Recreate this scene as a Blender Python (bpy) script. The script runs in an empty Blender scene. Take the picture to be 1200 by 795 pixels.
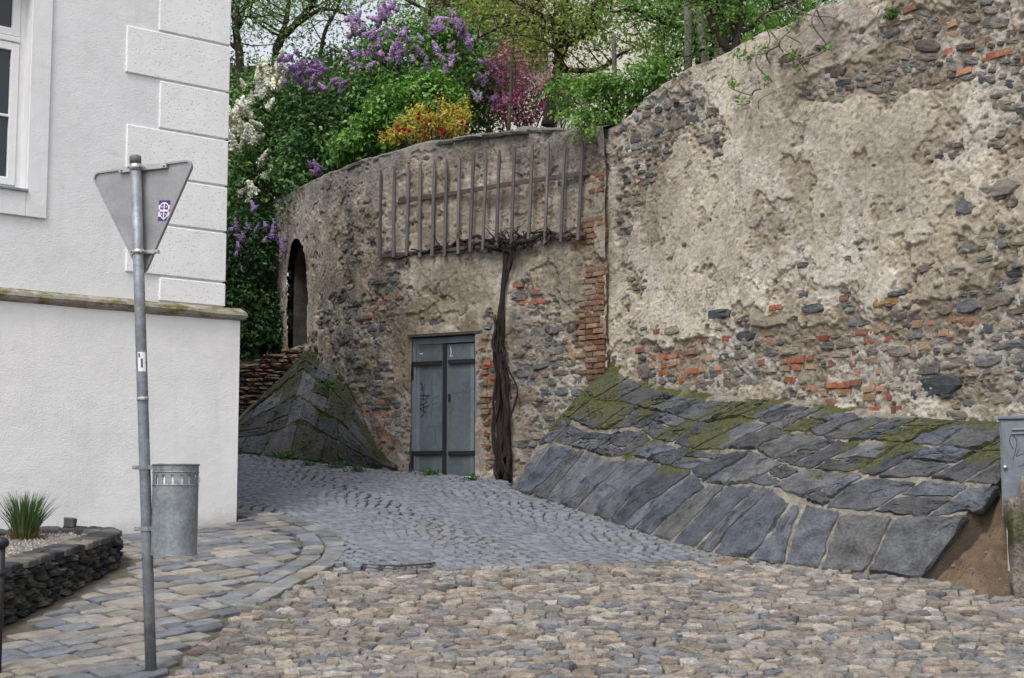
import bpy, math, random
import numpy as np
from mathutils import Vector

# ------------------------------------------------------------------ camera, sky, sun, exposure
scene = bpy.context.scene
F = 1800.0                      # focal length in photo pixels (1200 wide)
EYE = 1.18
PITCH = math.atan(192.5 / F)
cam_d = bpy.data.cameras.new('camera')
cam_d.sensor_width = 36.0
cam_d.lens = F / 1200.0 * 36.0
cam_d.clip_start = 0.1
cam_d.clip_end = 2000.0
cam = bpy.data.objects.new('camera', cam_d)
scene.collection.objects.link(cam)
cam.location = (0, 0, EYE)
cam.rotation_euler = (math.pi / 2 + PITCH, 0, 0)
scene.camera = cam

SUN_EL, SUN_AZ = math.radians(58), math.radians(205)   # azimuth clockwise from +Y: behind the camera, a little left
world = bpy.data.worlds.new('World')
scene.world = world
world.use_nodes = True
wn = world.node_tree.nodes; wl = world.node_tree.links
wn.clear()
sky = wn.new('ShaderNodeTexSky'); sky.sky_type = 'NISHITA'; sky.sun_disc = False
sky.sun_elevation = SUN_EL; sky.sun_rotation = SUN_AZ
sky.air_density = 1.0; sky.dust_density = 4.0; sky.ozone_density = 1.0
hsv = wn.new('ShaderNodeHueSaturation'); hsv.inputs['Saturation'].default_value = 0.3   # overcast: a white sky
bg = wn.new('ShaderNodeBackground'); bg.inputs['Strength'].default_value = 0.15
wo = wn.new('ShaderNodeOutputWorld')
wl.new(sky.outputs[0], hsv.inputs['Color']); wl.new(hsv.outputs[0], bg.inputs['Color']); wl.new(bg.outputs[0], wo.inputs['Surface'])

sun_d = bpy.data.lights.new('sun', 'SUN'); sun_d.energy = 0.9; sun_d.angle = math.radians(12); sun_d.color = (1.0, 0.985, 0.96)
sun = bpy.data.objects.new('sun', sun_d); scene.collection.objects.link(sun)
sd = Vector((math.sin(SUN_AZ) * math.cos(SUN_EL), math.cos(SUN_AZ) * math.cos(SUN_EL), math.sin(SUN_EL)))
sun.rotation_euler = (-sd).to_track_quat('-Z', 'Y').to_euler()
sun.location = (0, 0, 30)

vs = scene.view_settings
vs.view_transform = 'Standard'; vs.look = 'None'; vs.exposure = 0.72; vs.gamma = 1.0; vs.use_curve_mapping = False
try:
    scene.cycles.max_bounces = 6; scene.cycles.transparent_max_bounces = 8
except Exception:
    pass

# ------------------------------------------------------------------ measuring helpers
CP, SP = math.cos(PITCH), math.sin(PITCH)
def ray(px, py):
    u = (px - 600.0) / F; v = (397.5 - py) / F
    d = np.array([u, CP - v * SP, SP + v * CP])
    return d / d[1]
def P(px, py, Y):
    return ray(px, py) * Y + np.array([0, 0, EYE])
def gz(x, y):
    y = np.asarray(y, dtype=float) + 0 * np.asarray(x, dtype=float)
    z = 0.146 * (y - 10.6)
    near = -0.234 + 0.146 * 2.2 * (np.exp((np.minimum(y, 9) - 9) / 2.2) - 1)
    far = 0.146 * (40 - 10.6) + 0.02 * (y - 40)
    z = np.where(y < 9, near, z)
    return np.where(y > 40, far, z)
def G(px, py):
    d = ray(px, py)
    Y = (EYE + 0.146 * 10.6) / (0.146 - d[2])
    return d * Y + np.array([0, 0, EYE])
def project(p):
    p = np.asarray(p, dtype=float).reshape(-1, 3)
    x, y, z = p[:, 0], p[:, 1], p[:, 2] - EYE
    dep = y * CP + z * SP
    up = -y * SP + z * CP
    dep = np.where(dep < 0.05, 0.05, dep)
    return 600 + F * x / dep, 397.5 - F * up / dep
def inpoly(px, py, poly):
    px = np.asarray(px, float); py = np.asarray(py, float)
    ins = np.zeros(px.shape, bool)
    n = len(poly)
    for i in range(n):
        x1, y1 = poly[i]; x2, y2 = poly[(i + 1) % n]
        c = ((y1 > py) != (y2 > py))
        with np.errstate(divide='ignore', invalid='ignore'):
            xi = (x2 - x1) * (py - y1) / (y2 - y1 + 1e-12) + x1
        ins ^= c & (px < xi)
    return ins

# ------------------------------------------------------------------ noise (numpy value noise)
def _hash(ix, iy, iz, seed):
    with np.errstate(over='ignore'):
        h = (ix.astype(np.uint32) * np.uint32(374761393)) ^ (iy.astype(np.uint32) * np.uint32(668265263)) ^ \
            (iz.astype(np.uint32) * np.uint32(2246822519)) ^ np.uint32((seed * 3266489917) & 0xffffffff)
        h = (h ^ (h >> np.uint32(15))) * np.uint32(2246822519)
        h = (h ^ (h >> np.uint32(13))) * np.uint32(3266489917)
        h = h ^ (h >> np.uint32(16))
    return h.astype(np.float64) / 4294967295.0 * 2 - 1
def vnoise(x, y, z=None, seed=1):
    x = np.asarray(x, float); y = np.asarray(y, float)
    z = np.zeros_like(x) if z is None else np.asarray(z, float)
    fx, fy, fz = np.floor(x), np.floor(y), np.floor(z)
    tx, ty, tz = x - fx, y - fy, z - fz
    sx, sy, sz = [t * t * t * (t * (t * 6 - 15) + 10) for t in (tx, ty, tz)]
    ix, iy, iz = fx.astype(np.int64), fy.astype(np.int64), fz.astype(np.int64)
    r = 0
    for a in (0, 1):
        for b in (0, 1):
            for c in (0, 1):
                w = (sx if a else 1 - sx) * (sy if b else 1 - sy) * (sz if c else 1 - sz)
                r = r + w * _hash(ix + a, iy + b, iz + c, seed)
    return r
def fbm(x, y, z=None, octv=4, seed=1, gain=0.5):
    r, a, f, tot = 0, 1.0, 1.0, 0
    for o in range(octv):
        r = r + a * vnoise(np.asarray(x) * f, np.asarray(y) * f, None if z is None else np.asarray(z) * f, seed + o * 17)
        tot += a; a *= gain; f *= 2.03
    return r / tot * 1.6
def sstep(a, b, x):
    t = np.clip((x - a) / (b - a), 0, 1)
    return t * t * (3 - 2 * t)

# ------------------------------------------------------------------ object helpers
COL = scene.collection
WLOC = {}
def wloc(o):
    return WLOC.get(o.name, np.zeros(3)) if o is not None else np.zeros(3)
def tag(o, label=None, cat=None, group=None, kind=None):
    if label: o['label'] = label
    if cat: o['category'] = cat
    if group: o['group'] = group
    if kind: o['kind'] = kind
    return o
def thing(name, loc, label, cat, group=None):
    o = bpy.data.objects.new(name, None)
    COL.objects.link(o)
    o.empty_display_size = 0.2
    o.location = [float(v) for v in loc]
    WLOC[o.name] = np.array(loc, float)
    return tag(o, label, cat, group)
def make_mesh(name, V, Fc, mat=None, smooth=False, attrs=None):
    V = np.asarray(V, dtype=np.float32).reshape(-1, 3)
    me = bpy.data.meshes.new(name)
    if isinstance(Fc, np.ndarray) and Fc.ndim == 2:
        n, k = Fc.shape
        me.vertices.add(len(V)); me.vertices.foreach_set('co', V.ravel())
        me.loops.add(n * k); me.loops.foreach_set('vertex_index', Fc.astype(np.int32).ravel())
        me.polygons.add(n)
        me.polygons.foreach_set('loop_start', (np.arange(n) * k).astype(np.int32))
        me.polygons.foreach_set('loop_total', np.full(n, k, np.int32))
        me.update(calc_edges=True); me.validate()
    else:
        me.from_pydata(V.tolist(), [], [list(map(int, f)) for f in Fc])
        me.update()
    if attrs:
        for an, av in attrs.items():
            av = np.asarray(av, dtype=np.float32)
            if av.ndim == 2:
                if av.shape[1] == 3:
                    av = np.hstack([av, np.ones((len(av), 1), np.float32)])
                a = me.attributes.new(an, 'FLOAT_COLOR', 'POINT'); a.data.foreach_set('color', av.ravel())
            else:
                a = me.attributes.new(an, 'FLOAT', 'POINT'); a.data.foreach_set('value', av.ravel())
    if smooth:
        me.polygons.foreach_set('use_smooth', np.ones(len(me.polygons), bool))
    if mat is not None:
        me.materials.append(mat)
    return me
def link(name, me, loc, parent=None, color=None):
    """me holds local verts; loc is the world position of its origin"""
    o = bpy.data.objects.new(name, me)
    COL.objects.link(o)
    WLOC[o.name] = np.array(loc, float)
    if parent is not None:
        o.parent = parent
    o.location = [float(v) for v in (np.array(loc, float) - wloc(parent))]
    if color is not None:
        o.color = (float(color[0]), float(color[1]), float(color[2]), 1.0)
    return o
def put(name, V, Fc, mat, parent=None, smooth=False, attrs=None, color=None, base=False):
    V = np.asarray(V, float).reshape(-1, 3)
    c = (V.min(0) + V.max(0)) / 2
    if base: c[2] = V[:, 2].min()
    return link(name, make_mesh(name, V - c, Fc, mat, smooth, attrs), c, parent, color)

class MB:
    """collects shapes for one mesh, world coordinates"""
    def __init__(s): s.V = []; s.F = []; s.C = []
    def add(s, V, Fc, col=None):
        o = len(s.V)
        V = np.asarray(V, float).reshape(-1, 3)
        s.V.extend(V.tolist()); s.F.extend([[int(i) + o for i in f] for f in Fc])
        if col is not None: s.C.extend([tuple(col)] * len(V))
        return s
    def box(s, lo, hi, bev=0.0):
        return s.obox((np.array(lo) + np.array(hi)) / 2, (1, 0, 0), (0, 1, 0), (0, 0, 1), (np.array(hi, float) - np.array(lo)) / 2, bev)
    def obox(s, c, ax, ay, az, half, bev=0.0):
        V, Fc = boxgeo(half, bev)
        M = np.array([ax, ay, az], float)
        return s.add(np.array(c, float) + V @ M, Fc)
    def tube(s, pts, rad, n=8, cap=True):
        V, Fc = tubegeo(pts, rad, n, cap)
        return s.add(V, Fc)
    def put(s, name, mat, parent=None, smooth=False, color=None):
        return put(name, s.V, s.F, mat, parent, smooth, {'col': np.array(s.C)} if s.C else None, color)
def boxgeo(half, bev=0.0):
    h = np.asarray(half, float)
    if bev <= 0:
        V = np.array([[x, y, z] for x in (-1, 1) for y in (-1, 1) for z in (-1, 1)], float) * h
        return V, [[0, 1, 3, 2], [4, 6, 7, 5], [0, 4, 5, 1], [2, 3, 7, 6], [0, 2, 6, 4], [1, 5, 7, 3]]
    V = []; idx = {}
    b = min(bev, h.min() * 0.9)
    for sx in (-1, 1):
        for sy in (-1, 1):
            for sz in (-1, 1):
                for a in range(3):
                    v = np.array([sx, sy, sz], float) * (h - b); v[a] += (sx, sy, sz)[a] * b
                    idx[(sx, sy, sz, a)] = len(V); V.append(v)
    Fc = []
    S = (-1, 1)
    for a in range(3):
        o = [i for i in range(3) if i != a]
        for sg in S:
            q = []
            for (p_, r_) in ((-1, -1), (1, -1), (1, 1), (-1, 1)):
                k = [0, 0, 0]; k[a] = sg; k[o[0]] = p_; k[o[1]] = r_
                q.append(idx[(k[0], k[1], k[2], a)])
            flip = (sg > 0) == (a == 1)
            Fc.append(q[::-1] if flip else q)
    for a in range(3):          # edges along axis a
        o = [i for i in range(3) if i != a]
        for p_ in S:
            for r_ in S:
                def K(s_, ax):
                    k = [0, 0, 0]; k[a] = s_; k[o[0]] = p_; k[o[1]] = r_
                    return idx[(k[0], k[1], k[2], ax)]
                q = [K(-1, o[0]), K(1, o[0]), K(1, o[1]), K(-1, o[1])]
                nrm = np.cross(V[q[1]] - V[q[0]], V[q[2]] - V[q[0]])
                if nrm @ (V[q[0]] + V[q[2]]) < 0: q = q[::-1]
                Fc.append(q)
    for sx in S:
        for sy in S:
            for sz in S:
                q = [idx[(sx, sy, sz, a)] for a in range(3)]
                nrm = np.cross(V[q[1]] - V[q[0]], V[q[2]] - V[q[0]])
                if nrm @ V[q[0]] < 0: q = q[::-1]
                Fc.append(q)
    return np.array(V), Fc
def tubegeo(pts, rad, n=8, cap=True):
    pts = np.asarray(pts, float); m = len(pts)
    rad = np.broadcast_to(np.asarray(rad, float), (m,))
    T = np.gradient(pts, axis=0); T /= np.linalg.norm(T, axis=1)[:, None] + 1e-12
    ref = np.array([0, 0, 1.0]) if abs(T[0][2]) < 0.9 else np.array([1.0, 0, 0])
    V = []
    a = np.arange(n) / n * 2 * math.pi
    for i in range(m):
        s_ = np.cross(T[i], ref); s_ /= np.linalg.norm(s_) + 1e-12
        u_ = np.cross(s_, T[i]); ref = u_
        V.append(pts[i] + rad[i] * (np.cos(a)[:, None] * s_ + np.sin(a)[:, None] * u_))
    V = np.vstack(V)
    Fc = []
    for i in range(m - 1):
        for j in range(n):
            k = (j + 1) % n
            Fc.append([i * n + j, i * n + k, (i + 1) * n + k, (i + 1) * n + j])
    if cap:
        Fc.append([j for j in range(n)][::-1]); Fc.append([(m - 1) * n + j for j in range(n)])
    return V, Fc
def smooth_path(pts, n):
    """Catmull-Rom through pts"""
    pts = np.asarray(pts, float); m = len(pts)
    q = np.vstack([2 * pts[0] - pts[1], pts, 2 * pts[-1] - pts[-2]])
    out = []
    for t in np.linspace(0, m - 1 - 1e-9, n):
        i = int(t); f = t - i
        p0, p1, p2, p3 = q[i], q[i + 1], q[i + 2], q[i + 3]
        out.append(0.5 * (2 * p1 + (p2 - p0) * f + (2 * p0 - 5 * p1 + 4 * p2 - p3) * f * f + (3 * p1 - p0 - 3 * p2 + p3) * f ** 3))
    return np.array(out)

# ------------------------------------------------------------------ materials
def new_mat(name):
    m = bpy.data.materials.new(name); m.use_nodes = True
    nt = m.node_tree; nt.nodes.clear()
    out = nt.nodes.new('ShaderNodeOutputMaterial')
    return m, nt, out
def N(nt, typ, **kw):
    n = nt.nodes.new(typ)
    for k, v in kw.items(): setattr(n, k, v)
    return n
def world_pos(nt, scale=(1, 1, 1)):
    g = N(nt, 'ShaderNodeNewGeometry')
    if tuple(scale) == (1, 1, 1): return g.outputs['Position']
    mp = N(nt, 'ShaderNodeVectorMath', operation='MULTIPLY'); mp.inputs[1].default_value = scale
    nt.links.new(g.outputs['Position'], mp.inputs[0])
    return mp.outputs[0]
def noise(nt, vec, scale, detail=5, rough=0.6):
    n = N(nt, 'ShaderNodeTexNoise'); n.inputs['Scale'].default_value = scale
    n.inputs['Detail'].default_value = detail; n.inputs['Roughness'].default_value = rough
    nt.links.new(vec, n.inputs['Vector']); return n.outputs['Fac']
def ramp(nt, fac, stops):
    r = N(nt, 'ShaderNodeValToRGB')
    e = r.color_ramp.elements
    while len(e) < len(stops): e.new(0.5)
    for i, (p_, c) in enumerate(stops):
        e[i].position = p_
        e[i].color = (c, c, c, 1) if not hasattr(c, '__len__') else (c[0], c[1], c[2], 1)
    nt.links.new(fac, r.inputs['Fac']); return r.outputs['Color']
def mix(nt, a, b, fac, mode='MIX'):
    m = N(nt, 'ShaderNodeMix', data_type='RGBA', blend_type=mode)
    for sock, v in ((m.inputs[0], fac), (m.inputs[6], a), (m.inputs[7], b)):
        if isinstance(v, (int, float)): sock.default_value = v
        elif isinstance(v, (tuple, list)): sock.default_value = (v[0], v[1], v[2], 1)
        else: nt.links.new(v, sock)
    return m.outputs[2]
def finish(nt, out, color, rough=0.85, bump=None, bstr=0.5, bdist=0.01, metal=0.0, spec=0.3):
    b = N(nt, 'ShaderNodeBsdfPrincipled')
    if isinstance(color, (tuple, list)): b.inputs['Base Color'].default_value = (*color[:3], 1)
    else: nt.links.new(color, b.inputs['Base Color'])
    if isinstance(rough, (int, float)): b.inputs['Roughness'].default_value = rough
    else: nt.links.new(rough, b.inputs['Roughness'])
    b.inputs['Metallic'].default_value = metal
    b.inputs['Specular IOR Level'].default_value = spec
    if bump is not None:
        bp = N(nt, 'ShaderNodeBump'); bp.inputs['Strength'].default_value = bstr; bp.inputs['Distance'].default_value = bdist
        nt.links.new(bump, bp.inputs['Height']); nt.links.new(bp.outputs[0], b.inputs['Normal'])
    nt.links.new(b.outputs[0], out.inputs['Surface'])
    return b
def src_color(nt, src):
    if src == 'object':
        return N(nt, 'ShaderNodeObjectInfo').outputs['Color']
    if src == 'attr':
        return N(nt, 'ShaderNodeAttribute', attribute_name='col').outputs['Color']
    c = N(nt, 'ShaderNodeRGB'); c.outputs[0].default_value = (*src, 1); return c.outputs[0]
def attr_fac(nt, name):
    return N(nt, 'ShaderNodeAttribute', attribute_name=name).outputs['Fac']
def stone_mat(name, src, s1=6.0, s2=45.0, var=(0.72, 1.22), fine=(0.8, 1.15), rough=0.85, bstr=0.6, bdist=0.01, spec=0.3, stretch=(1, 1, 1), tint=None, moss=False, mossk=1.0):
    m, nt, out = new_mat(name)
    pos = world_pos(nt, stretch)
    c = src_color(nt, src)
    n1 = noise(nt, pos, s1, 5, 0.62); n2 = noise(nt, pos, s2, 4, 0.65)
    c = mix(nt, c, ramp(nt, n1, [(0.28, var[0]), (0.72, var[1])]), 1.0, 'MULTIPLY')
    c = mix(nt, c, ramp(nt, n2, [(0.25, fine[0]), (0.75, fine[1])]), 1.0, 'MULTIPLY')
    if tint:
        n3 = noise(nt, world_pos(nt), 2.2, 4)
        c = mix(nt, c, tint[0], ramp(nt, n3, [(tint[1], 0.0), (tint[1] + 0.15, tint[2])]))
    if moss:
        mo = attr_fac(nt, 'moss')
        n4 = noise(nt, world_pos(nt), 6.0, 8, 0.72)
        add = N(nt, 'ShaderNodeMath', operation='ADD'); nt.links.new(mo, add.inputs[0]); nt.links.new(n4, add.inputs[1])
        f = ramp(nt, add.outputs[0], [(0.9, 0.0), (0.98, 0.6), (1.12, 0.96)])
        n5 = noise(nt, world_pos(nt), 26.0, 6, 0.75)
        mc = ramp(nt, n5, [(p_, tuple(mossk * v for v in cc)) for p_, cc in ((0.3, (0.016, 0.019, 0.009)), (0.45, (0.042, 0.048, 0.017)), (0.58, (0.078, 0.08, 0.026)), (0.74, (0.17, 0.15, 0.04)))])
        c = mix(nt, c, mc, f)
    addh = N(nt, 'ShaderNodeMath', operation='ADD'); nt.links.new(n1, addh.inputs[0]); nt.links.new(n2, addh.inputs[1])
    finish(nt, out, c, rough, addh.outputs[0], bstr, bdist, 0.0, spec)
    return m

# ================================================================== THE SETTING: ground and pavings
rng = np.random.default_rng(7)
RND = random.Random(7)
def clip_poly(poly, nx, ny, c):
    out = []
    n = len(poly)
    for i in range(n):
        a, b = poly[i], poly[(i + 1) % n]
        da = a[0] * nx + a[1] * ny - c; db = b[0] * nx + b[1] * ny - c
        if da <= 0: out.append(a)
        if (da < 0 < db) or (db < 0 < da):
            t = da / (da - db); out.append((a[0] + t * (b[0] - a[0]), a[1] + t * (b[1] - a[1])))
    return out
def voronoi(pts, k=18, cell=1.0):
    pts = np.asarray(pts, float); n = len(pts); res = []
    for i in range(n):
        d2 = ((pts - pts[i]) ** 2).sum(1); nb = np.argpartition(d2, min(k, n - 1))[:k + 1]
        x, y = pts[i]
        poly = [(x - cell, y - cell), (x + cell, y - cell), (x + cell, y + cell), (x - cell, y + cell)]
        for j in nb[np.argsort(d2[nb])]:
            if j == i: continue
            nx, ny = pts[j] - pts[i]; m = (pts[j] + pts[i]) / 2
            poly = clip_poly(poly, nx, ny, nx * m[0] + ny * m[1])
            if len(poly) < 3: break
        res.append(poly)
    return res
def round_poly(poly, keep=0.25):
    out = []
    n = len(poly)
    for i in range(n):
        a = np.array(poly[i]); b = np.array(poly[(i + 1) % n])
        out.append(a + (b - a) * keep); out.append(a + (b - a) * (1 - keep))
    return np.array(out)
def dedupe(poly, eps):
    out = []
    for q in poly:
        if not out or math.hypot(q[0] - out[-1][0], q[1] - out[-1][1]) > eps: out.append(q)
    while len(out) > 3 and math.hypot(out[0][0] - out[-1][0], out[0][1] - out[-1][1]) < eps: out.pop()
    return out
def dome_geo(poly, zs, ins, jit, r):
    """poly (n,2); rings with insets and heights, closed by a centre vertex"""
    poly = np.asarray(poly, float); n = len(poly); c = poly.mean(0)
    V = []; Fc = []
    for z, k in zip(zs, ins):
        ring = c + (poly - c) * k
        V.append(np.column_stack([ring, z + r.normal(0, jit, n) * (1 if z > 0 else 0)]))
    V = np.vstack(V + [np.array([[c[0], c[1], zs[-1] * 1.03 + 0.0]])])
    for i in range(len(zs) - 1):
        for j in range(n):
            k = (j + 1) % n
            Fc.append([i * n + j, i * n + k, (i + 1) * n + k, (i + 1) * n + j])
    L = (len(zs) - 1) * n; cc = len(zs) * n
    for j in range(n): Fc.append([L + j, L + (j + 1) % n, cc])
    return V, Fc
def grid_sheet(name, x0, x1, y0, y1, nx, ny, dz, mat, keep=None):
    xs = np.linspace(x0, x1, nx); ys = np.linspace(y0, y1, ny)
    X, Y = np.meshgrid(xs, ys)
    V = np.column_stack([X.ravel(), Y.ravel(), (gz(X, Y) + dz).ravel()])
    i = np.arange((ny - 1) * (nx - 1)); r, c = i // (nx - 1), i % (nx - 1)
    Fq = np.column_stack([r * nx + c, r * nx + c + 1, (r + 1) * nx + c + 1, (r + 1) * nx + c])
    return put(name, V, Fq, mat)

M_EARTH = stone_mat('earth', (0.16, 0.125, 0.09), 3.0, 60.0, (0.7, 1.25), (0.6, 1.3), 0.95, 1.0, 0.02)
M_JOINT = stone_mat('joint_sand', (0.13, 0.112, 0.09), 8.0, 90.0, (0.6, 1.3), (0.55, 1.4), 0.95, 1.0, 0.02)
M_JOINT_DARK = stone_mat('joint_dark', (0.05, 0.046, 0.042), 8.0, 90.0, (0.6, 1.3), (0.55, 1.4), 0.95, 1.0, 0.02)
M_COBBLE = stone_mat('cobble_stone', 'object', 13.0, 75.0, (0.6, 1.35), (0.6, 1.35), 0.8, 1.0, 0.014, 0.3)
M_COBBLE_A = stone_mat('cobble_stone_field', 'attr', 13.0, 75.0, (0.6, 1.35), (0.6, 1.35), 0.8, 1.0, 0.014, 0.3)
M_SETT = stone_mat('granite_sett', 'object', 12.0, 110.0, (0.8, 1.2), (0.75, 1.22), 0.66, 0.6, 0.006, 0.45)
M_SETT_A = stone_mat('granite_sett_field', 'attr', 5.0, 110.0, (0.8, 1.2), (0.75, 1.22), 0.66, 0.6, 0.006, 0.45)
M_SLAB = stone_mat('paving_slab', 'object', 7.0, 60.0, (0.6, 1.3), (0.7, 1.25), 0.75, 1.0, 0.014, 0.35)

ground = grid_sheet('ground', -300, 300, -300, 400, 61, 141, -0.12, M_EARTH); tag(ground, kind='structure')
yard = grid_sheet('cobbled_yard', -9, 10, 3.0, 17.5, 20, 60, -0.02, M_JOINT); tag(yard, kind='structure')
road = grid_sheet('road', -12, 6, 13.9, 30, 20, 60, -0.03, M_JOINT_DARK); tag(road, kind='structure')

KERB = [(250, 590), (281, 598), (330, 605), (375, 618), (398, 631), (405, 645), (395, 660), (365, 677), (335, 693), (300, 713), (262, 740), (225, 770), (190, 800), (150, 850), (100, 930)]
BASE_R = [(590, 570), (620, 582), (650, 591), (700, 608), (750, 625), (800, 641), (840, 651)]
SETT_POLY = [(200, 524), (281, 529), (330, 536), (400, 545), (475, 552), (520, 557), (600, 566)] + BASE_R + \
            [(800, 657), (700, 662), (550, 667), (470, 671), (415, 667), (395, 660), (405, 645), (398, 631), (375, 618), (330, 605), (281, 598), (200, 585)]
COB_POLY = [(395, 661), (415, 668), (470, 672), (550, 668), (700, 663), (800, 658), (846, 652), (900, 662), (960, 668), (1030, 678), (1095, 682), (1150, 700), (1260, 706), (1500, 720), (1500, 980), (60, 980)] + \
           [(100, 930), (150, 850), (190, 800), (225, 770), (262, 740), (300, 713), (335, 693), (365, 677)]
PLANTER_PATH = smooth_path([(-4.25, 9.6), (-4.12, 10.8), (-3.99, 12.1), (-3.84, 13.4), (-3.76, 14.3), (-3.75, 14.75), (-3.9, 15.12), (-4.3, 15.3), (-4.8, 15.15), (-5.4, 14.75), (-6.2, 14.1)], 120)

# ---- foreground river cobbles
PAL0 = [(0.30, 0.235, 0.17), (0.34, 0.28, 0.21), (0.25, 0.22, 0.185), (0.21, 0.2, 0.185), (0.185, 0.195, 0.21), (0.32, 0.24, 0.155), (0.25, 0.175, 0.14), (0.36, 0.325, 0.28), (0.15, 0.16, 0.18), (0.28, 0.24, 0.2)]
PAL = [tuple(0.97 * (0.64 * np.array(c) + 0.36 * np.mean(c))) for c in PAL0]
PW = np.array([3, 3.2, 3, 2.6, 1.5, 0.9, 0.55, 1.7, 0.9, 3]); PW /= PW.sum()
def cobble_points():
    pts = []
    y = 9.4; row = 0
    while y < 17.2:
        dy = 0.085 + 0.04 * rng.random()
        x = -4.6 + 0.3 * rng.random()
        while x < 6.6:
            w = rng.choice([0.085, 0.12, 0.16, 0.21, 0.28], p=[.2, .27, .27, .17, .09])
            pts.append((x + w / 2 + rng.normal(0, .01), y + rng.normal(0, .027) + 0.06 * math.sin(x * 1.1)))
            x += w
        y += dy; row += 1
    return np.array(pts)
cp = cobble_points()
px_, py_ = project(np.column_stack([cp, gz(cp[:, 0], cp[:, 1])]))
near = inpoly(px_, py_, [(-100, 640), (1600, 620), (1600, 1100), (-100, 1100)])
cp = cp[near]; px_, py_ = px_[near], py_[near]
inside = inpoly(px_, py_, COB_POLY)
cells = voronoi(cp * [1.0, 1.35], 16, 0.6)
cob = []
for i in np.nonzero(inside)[0]:
    poly = [(a, b / 1.35) for a, b in cells[i]]
    poly = dedupe(poly, 0.014)
    if len(poly) < 3: continue
    q = round_poly(poly, 0.15); c = q.mean(0)
    q = c + (q - c) * (0.97 - 0.05 * rng.random()) + rng.normal(0, 0.006, q.shape)
    ext = np.ptp(q, axis=0)
    if ext[0] > 0.6 or ext[1] > 0.5: continue
    dome = 0.008 + 0.016 * rng.random()
    V, Fc = dome_geo(q - c, [-0.07, 0.0, dome * 0.85, dome], [1.0, 1.0, 0.91, 0.5], 0.0048, rng)
    V[:, 2] += V[:, 0] * rng.normal(0, 0.07) + V[:, 1] * (0.146 + rng.normal(0, 0.11))
    z = float(gz(c[0], c[1])) + 0.012 * math.sin(c[0] * 1.7 + c[1]) + rng.normal(0, 0.007)
    col = np.array(PAL[rng.choice(len(PAL), p=PW)]) * rng.uniform(0.6, 1.12)
    vis = (-10 < px_[i] < 1210) and (py_[i] < 800)
    area = ext[0] * ext[1] / (c[1] ** 2) * (1 if vis else 0)
    cob.append((area, c, z, V, Fc, col))
cob.sort(key=lambda t: -t[0])
mb = MB()
for k, (a, c, z, V, Fc, col) in enumerate(cob):
    loc = np.array([c[0], c[1], z])
    if k < 300:
        link('cobble_stone', make_mesh('cobble_stone', V, Fc, M_COBBLE, False), loc, yard, col)
    else:
        mb.add(V + loc, Fc, col)
tag(mb.put('cobble_field', M_COBBLE_A, yard, False), kind='stuff')

# ---- grey setts in segmental arcs on the road
ang = math.radians(24)
ca, sa = math.cos(ang), math.sin(ang)
O = G(520, 610)[:2]
L_ARC, PITCH_R = 1.5, 0.104
setts = []
nrow = 0
for r_i in range(-95, 140):
    v0 = r_i * PITCH_R
    u = -9.0 + rng.random() * 0.1
    while u < 8:
        w = 0.098 + 0.03 * rng.random()
        uc = u + w / 2
        ph = ((uc + 60 * L_ARC) % L_ARC) / L_ARC - 0.5
        arc = 0.36 * (1 - (2 * ph) ** 2)
        dslope = -0.36 * 8 * ph / L_ARC
        x = O[0] + uc * ca - (v0 + arc) * sa; y = O[1] + uc * sa + (v0 + arc) * ca
        setts.append((x, y, w / math.sqrt(1 + 0.25 * dslope ** 2), math.atan(dslope) * 0.9 + ang))
        u += w + 0.006
setts = np.array(setts)
px_, py_ = project(np.column_stack([setts[:, 0], setts[:, 1], gz(setts[:, 0], setts[:, 1])]))
ins_ = inpoly(px_, py_, SETT_POLY) & (setts[:, 1] < 27)
setts = setts[ins_]; px_, py_ = px_[ins_], py_[ins_]
order = np.argsort(setts[:, 1] + np.where(px_ < 283, 100, 0))
mb = MB()
for k, i in enumerate(order):
    x, y, w, a = setts[i]
    hw, hh = w / 2 - 0.005 - 0.006 * rng.random(), PITCH_R / 2 - 0.005 - 0.004 * rng.random()
    q = np.array([(-hw, -hh), (hw, -hh), (hw, hh), (-hw, hh)]) + rng.normal(0, 0.004, (4, 2))
    q = q @ np.array([[math.cos(a), math.sin(a)], [-math.sin(a), math.cos(a)]])
    V, Fc = dome_geo(q, [-0.05, 0.0, 0.007], [1.0, 1.0, 0.84], 0.001, rng)
    V[:, 2] += V[:, 1] * 0.146 + V[:, 0] * rng.normal(0, .02)
    z = float(gz(x, y)) + rng.normal(0, 0.002) + 0.015 * math.sin(x * 1.3 + 0.7 * y)
    g = rng.uniform(0.75, 1.12)
    col = np.array([0.153, 0.163, 0.186]) * g * (1 + rng.normal(0, 0.02, 3))
    if k < 300:
        link('paving_sett', make_mesh('paving_sett', V, Fc, M_SETT, False), (x, y, z), road, col)
    else:
        mb.add(V + np.array([x, y, z]), Fc, col)
tag(mb.put('sett_field', M_SETT_A, road), kind='stuff')

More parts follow.
